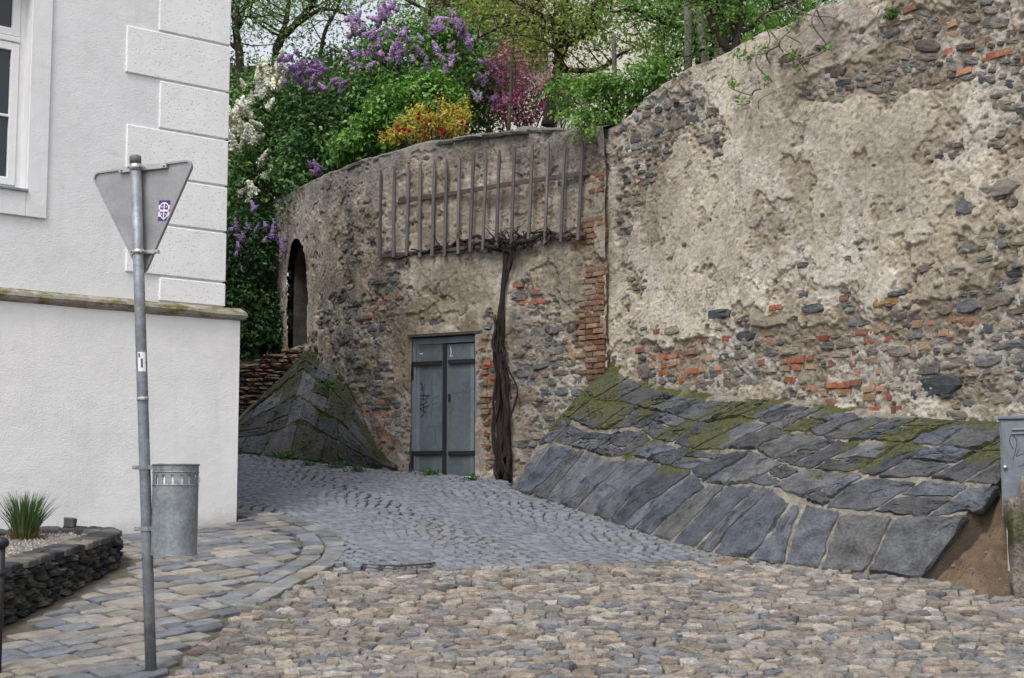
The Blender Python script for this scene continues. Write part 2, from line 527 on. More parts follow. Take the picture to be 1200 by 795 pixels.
# ---- pavement of irregular slabs with a kerb round the corner
kp = smooth_path([G(*q)[:2] for q in KERB], 240)
seg = np.r_[0, np.cumsum(np.linalg.norm(np.diff(kp, axis=0), axis=1))]
poly_w = [tuple(q) for q in kp] + [(-4.6, 8.0), (-9, 8.0), (-9, 14), (-6.2, 15.2), (-3.07, 17.3), (-3.9, 18.4)]
def fan_sheet(name, poly, dz, mat):
    # grid of small cells kept inside the polygon
    st = 0.16
    xs = np.arange(-9, -1.2, st); ys = np.arange(8, 19.2, st)
    V = []; Fc = []; idx = {}
    for i, x in enumerate(xs[:-1]):
        for j, y in enumerate(ys[:-1]):
            if inpoly([x + st / 2], [y + st / 2], poly)[0]:
                q = []
                for a, b in ((i, j), (i + 1, j), (i + 1, j + 1), (i, j + 1)):
                    if (a, b) not in idx:
                        idx[(a, b)] = len(V); V.append((xs[a], ys[b], float(gz(xs[a], ys[b])) + dz))
                    q.append(idx[(a, b)])
                Fc.append(q)
    return put(name, V, Fc, mat)
pavement = fan_sheet('pavement', poly_w, -0.018, M_JOINT); tag(pavement, kind='structure')
SLABC = [(0.20, 0.205, 0.21), (0.235, 0.23, 0.22), (0.17, 0.18, 0.20), (0.255, 0.235, 0.20), (0.15, 0.16, 0.18), (0.27, 0.25, 0.22)]
def slab(poly, hgt, parent, name='paving_slab', tone=1.0, bev=0.012):
    poly = np.asarray(poly, float); c = poly.mean(0)
    # subdivide the outline for a worn edge
    pts = []
    for i in range(len(poly)):
        a, b = poly[i], poly[(i + 1) % len(poly)]
        n = max(2, int(np.linalg.norm(b - a) / 0.09))
        for t in range(n): pts.append(a + (b - a) * (t + (0.18 if t == 0 else 0)) / n)
    q = np.array(pts) - c; q = q + rng.normal(0, 0.005, q.shape)
    s_ = 1 - bev / (np.abs(q).max() + 1e-6)
    V, Fc = dome_geo(q, [-0.06, hgt - 0.008, hgt, hgt + 0.002], [1.0, 1.0, s_, 0.5], 0.0015, rng)
    V[:, 2] += V[:, 0] * rng.normal(0, 0.02) + V[:, 1] * (0.146 + rng.normal(0, 0.02))
    col = np.array(SLABC[RND.randrange(len(SLABC))]) * rng.uniform(0.65, 1.1) * tone
    return link(name, make_mesh(name, V, Fc, M_SLAB, False), (c[0], c[1], float(gz(*c))), parent, col)
S_KERB = seg[np.argmin(np.linalg.norm(kp - G(318, 703)[:2], axis=1))]
# kerb course (blocks along the curve, just inside it)
nrm = np.gradient(kp, axis=0); nrm = np.column_stack([-nrm[:, 1], nrm[:, 0]]); nrm /= np.linalg.norm(nrm, axis=1)[:, None]
ctr = np.array([-3.2, 14.0])
if ((ctr - kp[100]) @ nrm[100]) < 0: nrm = -nrm
def at_s(s_, off):
    i = np.clip(np.searchsorted(seg, s_), 1, len(seg) - 1); t = (s_ - seg[i - 1]) / (seg[i] - seg[i - 1])
    p_ = kp[i - 1] + t * (kp[i] - kp[i - 1]); n_ = nrm[i - 1] + t * (nrm[i] - nrm[i - 1])
    return p_ + n_ * off
for (o0, o1, l0, l1, nm) in ((0.0, 0.2, 0.2, 0.42, 'kerb_stone'), (0.212, 0.42, 0.2, 0.4, 'paving_slab')):
    s_ = 0.0
    while s_ < S_KERB:
        l = rng.uniform(l0, l1)
        a0, a1 = s_ + 0.008, s_ + l - 0.008
        q = [at_s(a0, o0), at_s((a0 + a1) / 2, o0), at_s(a1, o0), at_s(a1, o1), at_s((a0 + a1) / 2, o1), at_s(a0, o1)]
        if np.array(q)[:, 1].max() > 8.6:
            slab(q, 0.02 + rng.normal(0, .004), pavement, nm, 1.0)
        s_ += l
# rows of slabs parallel to the house front
fd = np.array([0.77, 0.638]); fn = np.array([-fd[1], fd[0]])
inner = [tuple(at_s(t, 0.43 if t < S_KERB else 0.02)) for t in np.linspace(0, seg[-1], 90)]
inner_poly = inner + [(-4.6, 8.0), (-4.4, 8.6)] + [tuple(q + np.array([0.16, -0.04])) for q in PLANTER_PATH[:84]] + [(-4.1, 15.75), (-4.7, 16.0), (-3.02, 17.25), (-3.3, 17.9)]
base = np.array([-3.07, 17.2])
v = 0.6
rows = []
while v > -9:
    h = rng.uniform(0.15, 0.25); u = -8 + rng.random() * .4
    while u < 8:
        w = rng.uniform(0.2, 0.42)
        cc_ = base + fd * (u + w / 2) + fn * (v - h / 2)
        if -6 < cc_[0] < -1 and 8.3 < cc_[1] < 18.8:
            q = [(u + .008, v - h + .008), (u + w - .008, v - h + .008), (u + w - .008, v - .008), (u + .008, v - .008)]
            q = np.array([base + fd * (a + rng.normal(0, .009)) + fn * (b + rng.normal(0, .009)) for a, b in q])
            test = np.vstack([q, [q.mean(0)]])
            ok = inpoly(test[:, 0], test[:, 1], inner_poly)
            if ok[4] and ok.sum() >= 2:
                # pull corners that stick out back inside
                for k in range(4):
                    t = 0
                    while not inpoly([q[k][0]], [q[k][1]], inner_poly)[0] and t < 20:
                        q[k] += (test[4] - q[k]) * 0.1; t += 1
                ar = 0.5 * abs(np.dot(q[:, 0], np.roll(q[:, 1], 1)) - np.dot(q[:, 1], np.roll(q[:, 0], 1)))
                if ar > 0.012: slab(q, 0.014 + rng.normal(0, .004), pavement)
        u += w
    v -= h
# steel drain channel where the setts meet the cobbles
dm, nt_, out_ = new_mat('rusty_iron')
nn = noise(nt_, world_pos(nt_), 30, 5)
finish(nt_, out_, ramp(nt_, nn, [(0.3, (0.035, 0.033, 0.033)), (0.7, (0.09, 0.075, 0.068))]), 0.6, nn, 0.4, 0.004, 0.3)
M_IRON = dm
dr = thing('drain_channel', G(468, 668), 'narrow rusty iron drain channel set between grey setts and tan cobbles', 'drain')
pa, pb = G(425, 668)[:2], G(512, 666)[:2]
dv = (pb - pa) / np.linalg.norm(pb - pa); dn = np.array([-dv[1], dv[0]])
nseg = 14; Ld = np.linalg.norm(pb - pa)
curve = [pa + dv * Ld * t + dn * (-0.12 * 4 * t * (1 - t)) for t in np.linspace(0, 1, nseg)]
for off0, off1, nm in ((0.0, 0.035, 'channel_rim'), (0.17, 0.205, 'channel_rim')):
    V = []; Fc = []
    for q in curve:
        for o_, zz in ((off0, -0.03), (off0, 0.024), (off1, 0.024), (off1, -0.03)):
            w_ = q + dn * o_; V.append((w_[0], w_[1], float(gz(*w_)) + zz))
    for i in range(nseg - 1):
        for j in range(4):
            k = (j + 1) % 4; Fc.append([i * 4 + j, i * 4 + k, i * 4 + 4 + k, i * 4 + 4 + j])
    Fc += [[0, 1, 2, 3], [(nseg - 1) * 4 + j for j in (3, 2, 1, 0)]]
    put(nm, V, Fc, M_IRON, dr)
for i in range(nseg - 1):
    a, b = curve[i] + dv * 0.012, curve[i + 1] - dv * 0.012
    V = []
    for q in (a + dn * .036, b + dn * .036, b + dn * .169, a + dn * .169):
        V.append((q[0], q[1], float(gz(*q)) - 0.03)); V.append((q[0], q[1], float(gz(*q)) + 0.016))
    put('grate_bar', V, [[1, 3, 5, 7], [0, 2, 3, 1], [2, 4, 5, 3], [4, 6, 7, 5], [6, 0, 1, 7], [0, 6, 4, 2]], M_IRON, dr)

# ================================================================== WALLS
class WallCurve:
    def __init__(s, pts, side):
        q = smooth_path(pts, 600)
        d = np.r_[0, np.cumsum(np.linalg.norm(np.diff(q, axis=0), axis=1))]
        s.L = d[-1]
        s.ss = np.linspace(0, s.L, 900)
        s.xy = np.column_stack([np.interp(s.ss, d, q[:, 0]), np.interp(s.ss, d, q[:, 1])])
        t = np.gradient(s.xy, axis=0); t /= np.linalg.norm(t, axis=1)[:, None]
        n = np.column_stack([-t[:, 1], t[:, 0]]) * side
        s.n = n
    def at(s, u):
        u = np.asarray(u, float)
        xy = np.stack([np.interp(u, s.ss, s.xy[:, 0]), np.interp(u, s.ss, s.xy[:, 1])], -1)
        n = np.stack([np.interp(u, s.ss, s.n[:, 0]), np.interp(u, s.ss, s.n[:, 1])], -1)
        n = n / np.linalg.norm(n, axis=-1, keepdims=True)
        return xy, n
    def pt(s, u, z, off=0.0):
        xy, n = s.at(u)
        return np.array([xy[..., 0] + n[..., 0] * off, xy[..., 1] + n[..., 1] * off, np.asarray(z, float) + 0 * xy[..., 0]]).T
    def pix(s, px, py):
        d = ray(px, py)
        f = s.xy[:, 0] - d[0] * s.xy[:, 1]
        k = np.nonzero(np.sign(f[:-1]) != np.sign(f[1:]))[0]
        if len(k) == 0: i = int(np.argmin(abs(f))); u = s.ss[i]
        else:
            i = k[0]; t = f[i] / (f[i] - f[i + 1]); u = s.ss[i] + t * (s.ss[i + 1] - s.ss[i])
        y = np.interp(u, s.ss, s.xy[:, 1])
        return u, EYE + d[2] * y

def P2(px, Y): return P(px, 400, Y)[:2]
pR0 = P2(713, 19.75); pR1 = P2(1170, 14.7)
dR = (pR1 - pR0) / np.linalg.norm(pR1 - pR0)
WR = WallCurve([pR0 - dR * 0.2, pR0 + dR * 3, pR1, pR1 + dR * 2.6], 1)
WD = WallCurve([P2(713.5, 19.66), P2(700, 19.8), P2(640, 20.4), P2(562, 21.1), P2(480, 21.65), P2(430, 22.3), P2(400, 23.0), P2(365, 24.3), P2(345, 25.2), P2(330, 26.2), P2(316, 27.5), P2(306, 29.2)], 1)
for W in (WR, WD):
    mid = W.xy[300]
    if (np.array([-1.0, 12.0]) - mid) @ W.n[300] < 0: W.n = -W.n

def ell(px, py, blobs):
    r = 0
    for (cx, cy, rx, ry, a) in blobs:
        d = ((px - cx) / rx) ** 2 + ((py - cy) / ry) ** 2
        r = r + a * np.exp(-d * 0.9)
    return r
# where the render has fallen off (photo measurements), right wall and door wall
EXPO_R = [(1150, 45, 75, 50, 1.25), (1080, 62, 60, 34, 1.0), (1010, 95, 60, 20, .9), (955, 112, 35, 14, .9), (1195, 130, 40, 45, .7), (745, 190, 26, 50, 1.0), (790, 140, 45, 35, .75), (830, 160, 30, 25, .4),
          (1060, 420, 120, 50, 1.05), (1150, 390, 70, 75, .95), (950, 430, 60, 38, .9), (800, 428, 62, 32, 1.0), (860, 370, 40, 18, .4), (1185, 270, 40, 50, .55), (1120, 185, 45, 22, .45), (727, 265, 8, 26, 1.1),
          (1180, 440, 60, 50, .8), (1000, 350, 50, 30, .35), (925, 340, 30, 20, .3), (1060, 290, 60, 25, .3), (870, 415, 30, 30, .35), (760, 150, 18, 40, .5)]
BRICK_R = [(800, 430, 42, 34, 1.0), (1035, 410, 42, 60, .9), (965, 440, 45, 30, .9), (905, 380, 22, 22, .6), (1100, 40, 60, 40, .35), (1190, 45, 30, 30, .7), (1115, 375, 16, 14, 1.0), (745, 205, 18, 25, .5)]
EXPO_D = [(452, 352, 24, 36, 1.0), (415, 285, 16, 26, .6), (400, 350, 26, 40, .5), (430, 420, 40, 50, .55), (462, 500, 26, 36, 1.0), (435, 470, 24, 30, .7), (575, 470, 14, 90, .9), (640, 420, 48, 70, .5), (625, 350, 24, 18, .8),
          (660, 460, 30, 60, .5), (650, 520, 40, 40, .6), (700, 330, 16, 150, .5), (340, 250, 12, 26, .5), (520, 352, 8, 8, .7), (505, 375, 20, 10, .45), (500, 195, 14, 16, .4), (560, 195, 10, 20, .35), (390, 400, 20, 40, .35)]
BRICK_D = [(452, 355, 24, 32, .85), (462, 500, 26, 34, .8), (572, 470, 14, 95, 1.0), (625, 350, 24, 16, 1.0), (700, 330, 16, 150, .8), (440, 480, 16, 20, .6), (660, 440, 10, 10, .5)]
def surface(W, s_, z, expo, seed, gray_top, dark=0.0):
    s_ = np.asarray(s_, float); z = np.asarray(z, float)
    p3 = W.pt(s_, z); px, py = project(p3)
    e = ell(px, py, expo)
    big = fbm(s_ * 1.1, z * 1.1, None, 3, seed)
    mid = fbm(s_ * 3.4, z * 3.8, None, 4, seed + 3, .58)
    base = 0.74 - 1.3 * e + 0.30 * big + 0.55 * mid
    m = sstep(-0.03, 0.05, base)
    m2 = sstep(0.0, 0.025, base - 0.40 + 0.75 * fbm(s_ * 1.9 + 7, z * 1.5, None, 5, seed + 9, .6))
    m3 = sstep(0.0, 0.025, fbm(s_ * 4.2 + 3, z * 3.4, None, 5, seed + 15, .62) - .08)
    rough = fbm(s_ * 17, z * 18, None, 4, seed + 21, .6)
    fine = fbm(s_ * 33, z * 33, None, 2, seed + 31, .6)
    pit = np.clip(-fbm(s_ * 14, z * 18, None, 4, seed + 41, .6) - 0.5, 0, 1)
    crack = np.abs(fbm(s_ * 0.9, z * 0.7, None, 5, seed + 51, .62))
    cm = (1 - sstep(0.0, 0.012, crack)) * sstep(0.1, 0.4, big + .2)
    disp = 0.045 * fbm(s_ * .55, z * .55, None, 2, seed + 61) + m * 0.026 + m2 * 0.02 + m3 * .007 + rough * (0.004 - .0022 * m2 + 0.011 * (1 - m)) + fine * (0.0035 + .003 * (1 - m2)) - pit * 0.035 * (1 - .75 * m2) - cm * 0.016
    # colours of render coats, mortar, weather stains and other greyer areas
    tone = fbm(s_ * .8, z * .9, None, 4, seed + 71)
    warm = np.array([0.372, 0.322, 0.248]); pale = np.array([0.492, 0.445, 0.367]); mort = np.array([0.235, 0.2, 0.155]); lime = np.array([0.53, 0.51, 0.47]); grey = np.array([0.17, 0.163, 0.152])
    def mixc(a, b, f): return a + (b - a) * f[..., None]
    col = mixc(np.broadcast_to(mort, s_.shape + (3,)), np.broadcast_to(warm, s_.shape + (3,)), m * 0.92)
    col = mixc(col, pale, m2 * 0.7); col = mixc(col, col * .8, (1 - m3) * m * .7)
    if seed == 57:
        oc = ell(px, py, [(520, 430, 100, 100, .8), (640, 480, 60, 90, .6), (690, 380, 30, 120, .5)])
        col = mixc(col, np.array([0.27, 0.205, 0.125]), np.clip(oc * sstep(-.5, .5, mid + big), 0, .75))
    lm = sstep(0.15, 0.5, fbm(s_ * 2.6, z * 2.6, None, 4, seed + 81, .6) + 0.25 * e)
    col = mixc(col, lime, lm * 0.42)
    col = col * (1 + 0.22 * tone + 0.16 * rough)[..., None]
    streak = fbm(s_ * 3.2, z * 0.45, None, 4, seed + 91)
    g = sstep(0.05, 0.75, gray_top(px, py) + 0.55 * streak + 0.2 * tone)
    col = mixc(col, grey * (1 + .2 * rough)[..., None], g * 0.72)
    pitc = sstep(0.05, 0.25, pit)
    col = mixc(col, mort * 0.7, pitc * 0.7); col = mixc(col, mort * .5, cm * .8)
    col = col * (1 - dark * sstep(-.3, .6, big + 0.6 * mid))[..., None]
    return disp, m, np.clip(col, 0.02, 0.9), base

M_WALL = stone_mat('weathered_render', 'attr', 20.0, 95.0, (0.74, 1.25), (0.68, 1.3), 0.95, 0.9, 0.015, 0.12)
M_RUB = stone_mat('rubble_stone', 'object', 16.0, 80.0, (0.65, 1.3), (0.7, 1.25), 0.88, 0.9, 0.012, 0.22, (1, 1, 1), ((0.33, 0.29, 0.225), 0.56, 0.55))
M_RUB_A = stone_mat('rubble_stone_field', 'attr', 16.0, 80.0, (0.65, 1.3), (0.7, 1.25), 0.88, 0.9, 0.012, 0.22, (1, 1, 1), ((0.33, 0.29, 0.225), 0.56, 0.55))

def wall_face(name, W, s0, s1, zb_f, top_f, expo, seed, gray_top, parent, step=0.0145, hole=None, dark=0.0):
    ns = int((s1 - s0) / step) + 1
    s_ = np.linspace(s0, s1, ns)
    zb = zb_f(s_); zt = top_f(s_)
    nv = int((zt - zb).max() / step) + 1
    t = np.linspace(0, 1, nv)
    S = np.repeat(s_[None], nv, 0); Z = zb[None] + t[:, None] * (zt - zb)[None]
    disp, m, col, base = surface(W, S.ravel(), Z.ravel(), expo, seed, gray_top, dark)
    disp = disp.reshape(nv, ns); col = col.reshape(nv, ns, 3)
    xy, n = W.at(s_)
    V = np.zeros((nv + 6, ns, 3)); C = np.zeros((nv + 6, ns, 3))
    V[:nv, :, :2] = xy[None] + n[None] * disp[..., None]; V[:nv, :, 2] = Z
    C[:nv] = col
    ln = fbm(s_ * 4, s_ * 0 + seed, None, 3, seed) * 0.03
    for k, (dep, dz) in enumerate([(0.03, 0.012), (0.12, 0.05), (0.3, 0.06), (0.44, 0.02), (0.5, -0.1), (0.5, -4.5)]):
        V[nv + k, :, :2] = xy + n * (disp[-1] * max(0, 1 - dep * 3) - dep)[..., None]
        V[nv + k, :, 2] = zt + dz + (ln if k < 5 else 0)
        C[nv + k] = np.array([0.17, 0.16, 0.14])
    R_, C_ = nv + 6, ns
    i = np.arange((R_ - 1) * (C_ - 1)); r, c = i // (C_ - 1), i % (C_ - 1)
    q = np.column_stack([r * C_ + c, r * C_ + c + 1, (r + 1) * C_ + c + 1, (r + 1) * C_ + c])
    # winding: outward = n
    a, b, d_ = V.reshape(-1, 3)[q[0, 0]], V.reshape(-1, 3)[q[0, 1]], V.reshape(-1, 3)[q[0, 3]]
    if np.cross(b - a, d_ - a)[:2] @ n[0] < 0: q = q[:, ::-1]
    if hole is not None:
        sc = (S[:-1, :-1] + S[1:, 1:]) / 2; zc = (Z[:-1, :-1] + Z[1:, 1:]) / 2
        h = hole(sc, zc)
        keep = np.ones((R_ - 1, C_ - 1), bool); keep[:nv - 1] = ~h
        q = q[keep.ravel()]
    return put(name, V.reshape(-1, 3), q, M_WALL, parent, True, {'col': C.reshape(-1, 3)})

# unit stones: x along the wall, y out of it, z up
def unit_stone(seed, n=9, sq=0.0):
    r = np.random.default_rng(seed)
    a = np.sort((np.arange(n) + r.uniform(-.3, .3, n)) / n * 2 * math.pi)
    rad = r.uniform(0.82, 1.05, n)
    x, y = np.cos(a) * rad, np.sin(a) * rad
    k = 1 / np.maximum(np.abs(x), np.abs(y)); x = x * (1 - sq) + x * k * sq * 0.95; y = y * (1 - sq) + y * k * sq * 0.95
    V, Fc = dome_geo(np.column_stack([x, y]), [-1.0, 0.45, 0.9, 1.0], [1.0, 1.0, 0.88, 0.45], 0.12, r)
    V = V[:, [0, 2, 1]]; Fc = [f[::-1] for f in Fc]
    return V, Fc
def unit_brick(seed):
    r = np.random.default_rng(seed)
    q = np.array([(-1, -1), (0, -1), (1, -1), (1, 0), (1, 1), (0, 1), (-1, 1), (-1, 0)], float) + r.normal(0, 0.05, (8, 2))
    V, Fc = dome_geo(q, [-1.0, 0.75, 1.0, 1.02], [1.0, 1.0, 0.92, 0.4], 0.03, r)
    V = V[:, [0, 2, 1]]; Fc = [f[::-1] for f in Fc]
    return V, Fc
USTONE = [unit_stone(100 + i, 8 + i % 3, 0.75 if i % 2 else 0.5) for i in range(10)]
UBRICK = [unit_brick(200 + i) for i in range(5)]
ME_ST = [make_mesh('stone', v, f, M_RUB, False) for v, f in USTONE]
ME_BR = [make_mesh('brick', v, f, M_RUB, False) for v, f in UBRICK]
STC = [(0.085, 0.088, 0.092), (0.11, 0.108, 0.1), (0.14, 0.128, 0.105), (0.065, 0.07, 0.078), (0.17, 0.15, 0.118), (0.2, 0.175, 0.14), (0.1, 0.082, 0.075), (0.12, 0.125, 0.12)]
BRC = [(0.36, 0.125, 0.075), (0.31, 0.11, 0.065), (0.35, 0.18, 0.115), (0.3, 0.2, 0.125), (0.22, 0.105, 0.075), (0.31, 0.22, 0.14)]
class StoneSet:
    def __init__(s): s.items = []
    def add(s, W, u, z, w, h, d, off, roll=0.0, brick=False, col=None):
        xy, n = W.at(u)
        s.items.append((w * h, xy, n, z, w, h, d, off, roll, brick, col))
    def emit(s, parent, stuff_name, r, limit=300):
        items = s.items
        pts = np.array([[i[1][0], i[1][1], i[3]] for i in items]); px, py = project(pts)
        vis = (px > -10) & (px < 1210) & (py > -10) & (py < 805)
        order = sorted(range(len(items)), key=lambda k: -(items[k][0] / items[k][1][1] ** 2 * (1 if vis[k] else 1e-3)))
        mb = MB(); cnt = {True: 0, False: 0}
        for k in order:
            _, xy, n, z, w, h, d, off, roll, brick, col = items[k]
            if col is None:
                if brick: col = np.array(BRC[r.integers(len(BRC))]) * r.uniform(.75, 1.15)
                else: col = np.array(STC[r.integers(len(STC))]) * r.uniform(.8, 1.65)
            loc = np.array([xy[0] + n[0] * off, xy[1] + n[1] * off, z])
            rz = math.atan2(-n[0], n[1])
            j = int(r.integers(100))
            yaw = float(r.normal(0, .07)); pit = float(r.normal(0, .08))
            if cnt[brick] < limit and vis[k]:
                me = ME_BR[j % 5] if brick else ME_ST[j % 10]
                o = link('brick' if brick else 'stone', me, loc, parent, col)
                o.rotation_euler = (pit, roll, rz + yaw); o.scale = (w / 2, d, h / 2)
                cnt[brick] += 1
            else:
                V, Fc = (UBRICK[j % 5] if brick else USTONE[j % 10])
                V = V * np.array([w / 2, d, h / 2])
                cr, sr = math.cos(roll), math.sin(roll)
                x, y, zz = V[:, 0] * cr + V[:, 2] * sr, V[:, 1], -V[:, 0] * sr + V[:, 2] * cr
                ca_, sa_ = math.cos(rz), math.sin(rz)
                mb.add(np.column_stack([x * ca_ - y * sa_, x * sa_ + y * ca_, zz]) + loc, Fc, col)
        if mb.V: tag(mb.put(stuff_name, M_RUB_A, parent), kind='stuff')

def rubble(SS, W, s0, s1, zb_f, top_f, expo, bricks, seed, gray_top, hole=None, stray=0.03, roll_f=None, ok_f=None):
    r = np.random.default_rng(seed)
    z = float(zb_f(np.array([s0, s1])).min())
    zmax = float(top_f(np.linspace(s0, s1, 50)).max())
    cand = []
    while z < zmax:
        h = float(r.choice([0.055, 0.075, 0.095, 0.12, 0.15], p=[.22, .3, .26, .15, .07]))
        u = s0 + r.random() * .2
        while u < s1:
            w = float(np.clip(h * r.uniform(1.2, 3.2), 0.07, 0.36))
            cand.append((u + w / 2, z + h / 2 + r.normal(0, .008), w, h)); u += w + r.uniform(.005, .025)
        z += h + 0.012
    cand = np.array(cand)
    zt = top_f(cand[:, 0]); zb = zb_f(cand[:, 0])
    ok = (cand[:, 1] < zt - 0.05) & (cand[:, 1] > zb)
    cand = cand[ok]
    disp, m, col, base = surface(W, cand[:, 0], cand[:, 1], expo, seed0(W), gray_top)
    p3 = W.pt(cand[:, 0], cand[:, 1]); px, py = project(p3)
    br = ell(px, py, bricks)
    for i, (u, z, w, h) in enumerate(cand):
        b = base[i]
        show = b < 0.04 + r.normal(0, .05)
        if not show and r.random() > stray * (2.2 if b < .35 else .5): continue
        if hole is not None and hole(np.array([u]), np.array([z]))[0]: continue
        if ok_f is not None and not ok_f(px[i], py[i]): continue
        isb = r.random() < br[i] * 0.85
        if r.random() < 0.08: continue
        roll = (roll_f(px[i], py[i]) if roll_f else 0) + r.normal(0, .09)
        if isb:
            SS.add(W, u, z, r.uniform(.1, .2), r.uniform(.06, .075), 0.03, disp[i] - 0.021, r.normal(0, .05), True)
        else:
            sc = 1.0 if show else 0.75
            SS.add(W, u, z, w * sc * r.uniform(.9, 1.05), h * sc * r.uniform(.85, 1.05), r.uniform(.022, .032), disp[i] - (0.014 if show else 0.019), roll, False)
def seed0(W): return 11 if W is WR else 57

# ---------------------------------------------------------------- right-hand rubble wall
def px_profile(W, pts):
    a = np.array(sorted(W.pix(*q) for q in pts))
    return a[:, 0], a[:, 1]
tr = px_profile(WR, [(712, 152), (740, 130), (780, 98), (820, 78), (860, 60), (900, 40), (950, 18), (1000, -2), (1100, -50), (1200, -105)])
topR = lambda s_: np.interp(s_, *tr) + 0.03 * fbm(np.asarray(s_) * 2.0, np.asarray(s_) * 0, None, 4, 5)
botR = lambda s_: gz(0, WR.at(s_)[0][..., 1]) - 0.2
grayR = lambda px, py: 0.75 * np.exp(-((px - 960) / 70) ** 2 - ((py - 40) / 60) ** 2) + 0.5 * np.exp(-((px - 740) / 60) ** 2 - ((py - 160) / 80) ** 2) - 0.35 + 0.25 * np.exp(-((py - 210) / 40) ** 2 - ((px - 1040) / 40) ** 2)
rw = thing('rubble_wall', (*pR1, float(gz(0, pR1[1]))), 'tall rubble stone wall with crumbling beige plaster and exposed red bricks', 'wall')
wall_face('wall_face', WR, 0.0, WR.L, botR, topR, EXPO_R, 11, grayR, rw)
SS = StoneSet()
rubble(SS, WR, 0.25, WR.L, botR, topR, EXPO_R, BRICK_R, 301, grayR, stray=0.03, roll_f=lambda a, b: -0.22 if b < 150 and a > 850 else 0.0,
       ok_f=lambda a, b: b < 500)
# single large stones that stand out
for (px, py, w, h, c) in [(1072, 374, 19, 22, (0.125, 0.1, 0.1)), (1130, 377, 22, 15, (0.26, 0.155, 0.1)), (1098, 452, 46, 26, (0.055, 0.06, 0.07)), (1140, 240, 24, 28, (0.12, 0.12, 0.125)), (1170, 222, 46, 22, (0.21, 0.2, 0.175)), (845, 368, 24, 12, (0.07, 0.085, 0.09)), (958, 362, 24, 12, (0.1, 0.115, 0.115)),
                          (905, 372, 40, 26, (0.27, 0.235, 0.175)), (855, 428, 16, 18, (0.19, 0.175, 0.13)), (1180, 406, 40, 10, (0.09, 0.1, 0.105)), (790, 388, 18, 12, (0.2, 0.18, 0.14)), (1044, 354, 26, 13, (0.25, 0.16, 0.075)), (756, 435, 12, 20, (0.14, 0.12, 0.12)), (1057, 412, 22, 14, (0.2, 0.18, 0.16)), (930, 70, 26, 12, (0.12, 0.1, 0.08)), (1055, 345, 16, 8, (.09, .1, .11))]:
    u, z = WR.pix(px, py); y = WR.at(u)[0][1]; sc = y / F
    fore = abs(WR.at(u)[1] @ np.array([0, 1.0]))
    dsp = surface(WR, np.array([u]), np.array([z]), EXPO_R, 11, grayR)[0][0]
    SS.add(WR, u, z, w * sc / max(fore, .45), h * sc, 0.035, dsp - .018, 0.0, False, c)
SS.emit(rw, 'rubble_infill', np.random.default_rng(5))

# ---------------------------------------------------------------- curved wall with the door, trellis and niche
td = px_profile(WD, [(714, 150), (700, 150), (660, 151), (600, 154), (560, 159), (520, 165), (480, 174), (440, 186), (400, 200), (370, 213), (345, 229), (330, 236), (312, 240)])
topD = lambda s_: np.interp(s_, *td) + 0.012 * fbm(np.asarray(s_) * 2.0, np.asarray(s_) * 0, None, 4, 9)
botD = lambda s_: gz(0, WD.at(s_)[0][..., 1]) - 0.2
grayD = lambda px, py: 0.85 * np.exp(-((py - 175 - np.clip(480 - px, 0, 200) * .35) / 32) ** 2) - 0.15 + 0.55 * np.exp(-((px - 415) / 55) ** 2) + 0.25 * np.exp(-((px - 640) / 40) ** 2 - ((py - 400) / 120) ** 2)  # greyer along the top and in areas beside the door
sA, _ = WD.pix(483, 470); sB, _ = WD.pix(560.5, 470)
DS0, DS1 = min(sA, sB), max(sA, sB)
_, DZT = WD.pix(520, 393); _, zb0 = WD.pix(480, 557); _, zb1 = WD.pix(563, 561)
DZB = min(zb0, zb1)
sA, _ = WD.pix(341, 350); sB, _ = WD.pix(365, 350)
NS0, NS1 = min(sA, sB), max(sA, sB)
_, nzt = WD.pix(353, 284); _, NZB = WD.pix(362, 403)
nr = (NS1 - NS0) / 2; nzt2 = nzt + 0.05; nsp = nzt2 - nr * 1.05
def niche_in(s_, z, g=0.0):
    cx = (NS0 + NS1) / 2
    rect = (np.abs(s_ - cx) < nr + g) & (z > NZB - g) & (z <= nsp)
    arc = (((s_ - cx) / (nr + g)) ** 2 + ((z - nsp) / (nr * 1.05 + g)) ** 2 < 1) & (z > nsp)
    return rect | arc
def holeD(s_, z):
    d = (s_ > DS0 + 0.01) & (s_ < DS1 - 0.01) & (z < DZT - 0.01)
    return d | niche_in(s_, z)
xyD = WD.at((DS0 + DS1) / 2)[0]
dw = thing('garden_wall', (*xyD, float(gz(0, xyD[1]))), 'curved retaining wall of flaking grey plaster holding the cellar door and trellis', 'wall')
wall_face('wall_face', WD, 0.0, WD.L, botD, topD, EXPO_D, 57, grayD, dw, hole=holeD, dark=0.32)
SS = StoneSet()
rubble(SS, WD, 0.35, WD.L - 1.5, botD, topD, EXPO_D, BRICK_D, 401, grayD, hole=lambda a, b: holeD(a, b) | ((a > DS0 - .09) & (a < DS1 + .09) & (b < DZT + .07)) | niche_in(a, b, .12), stray=0.03)
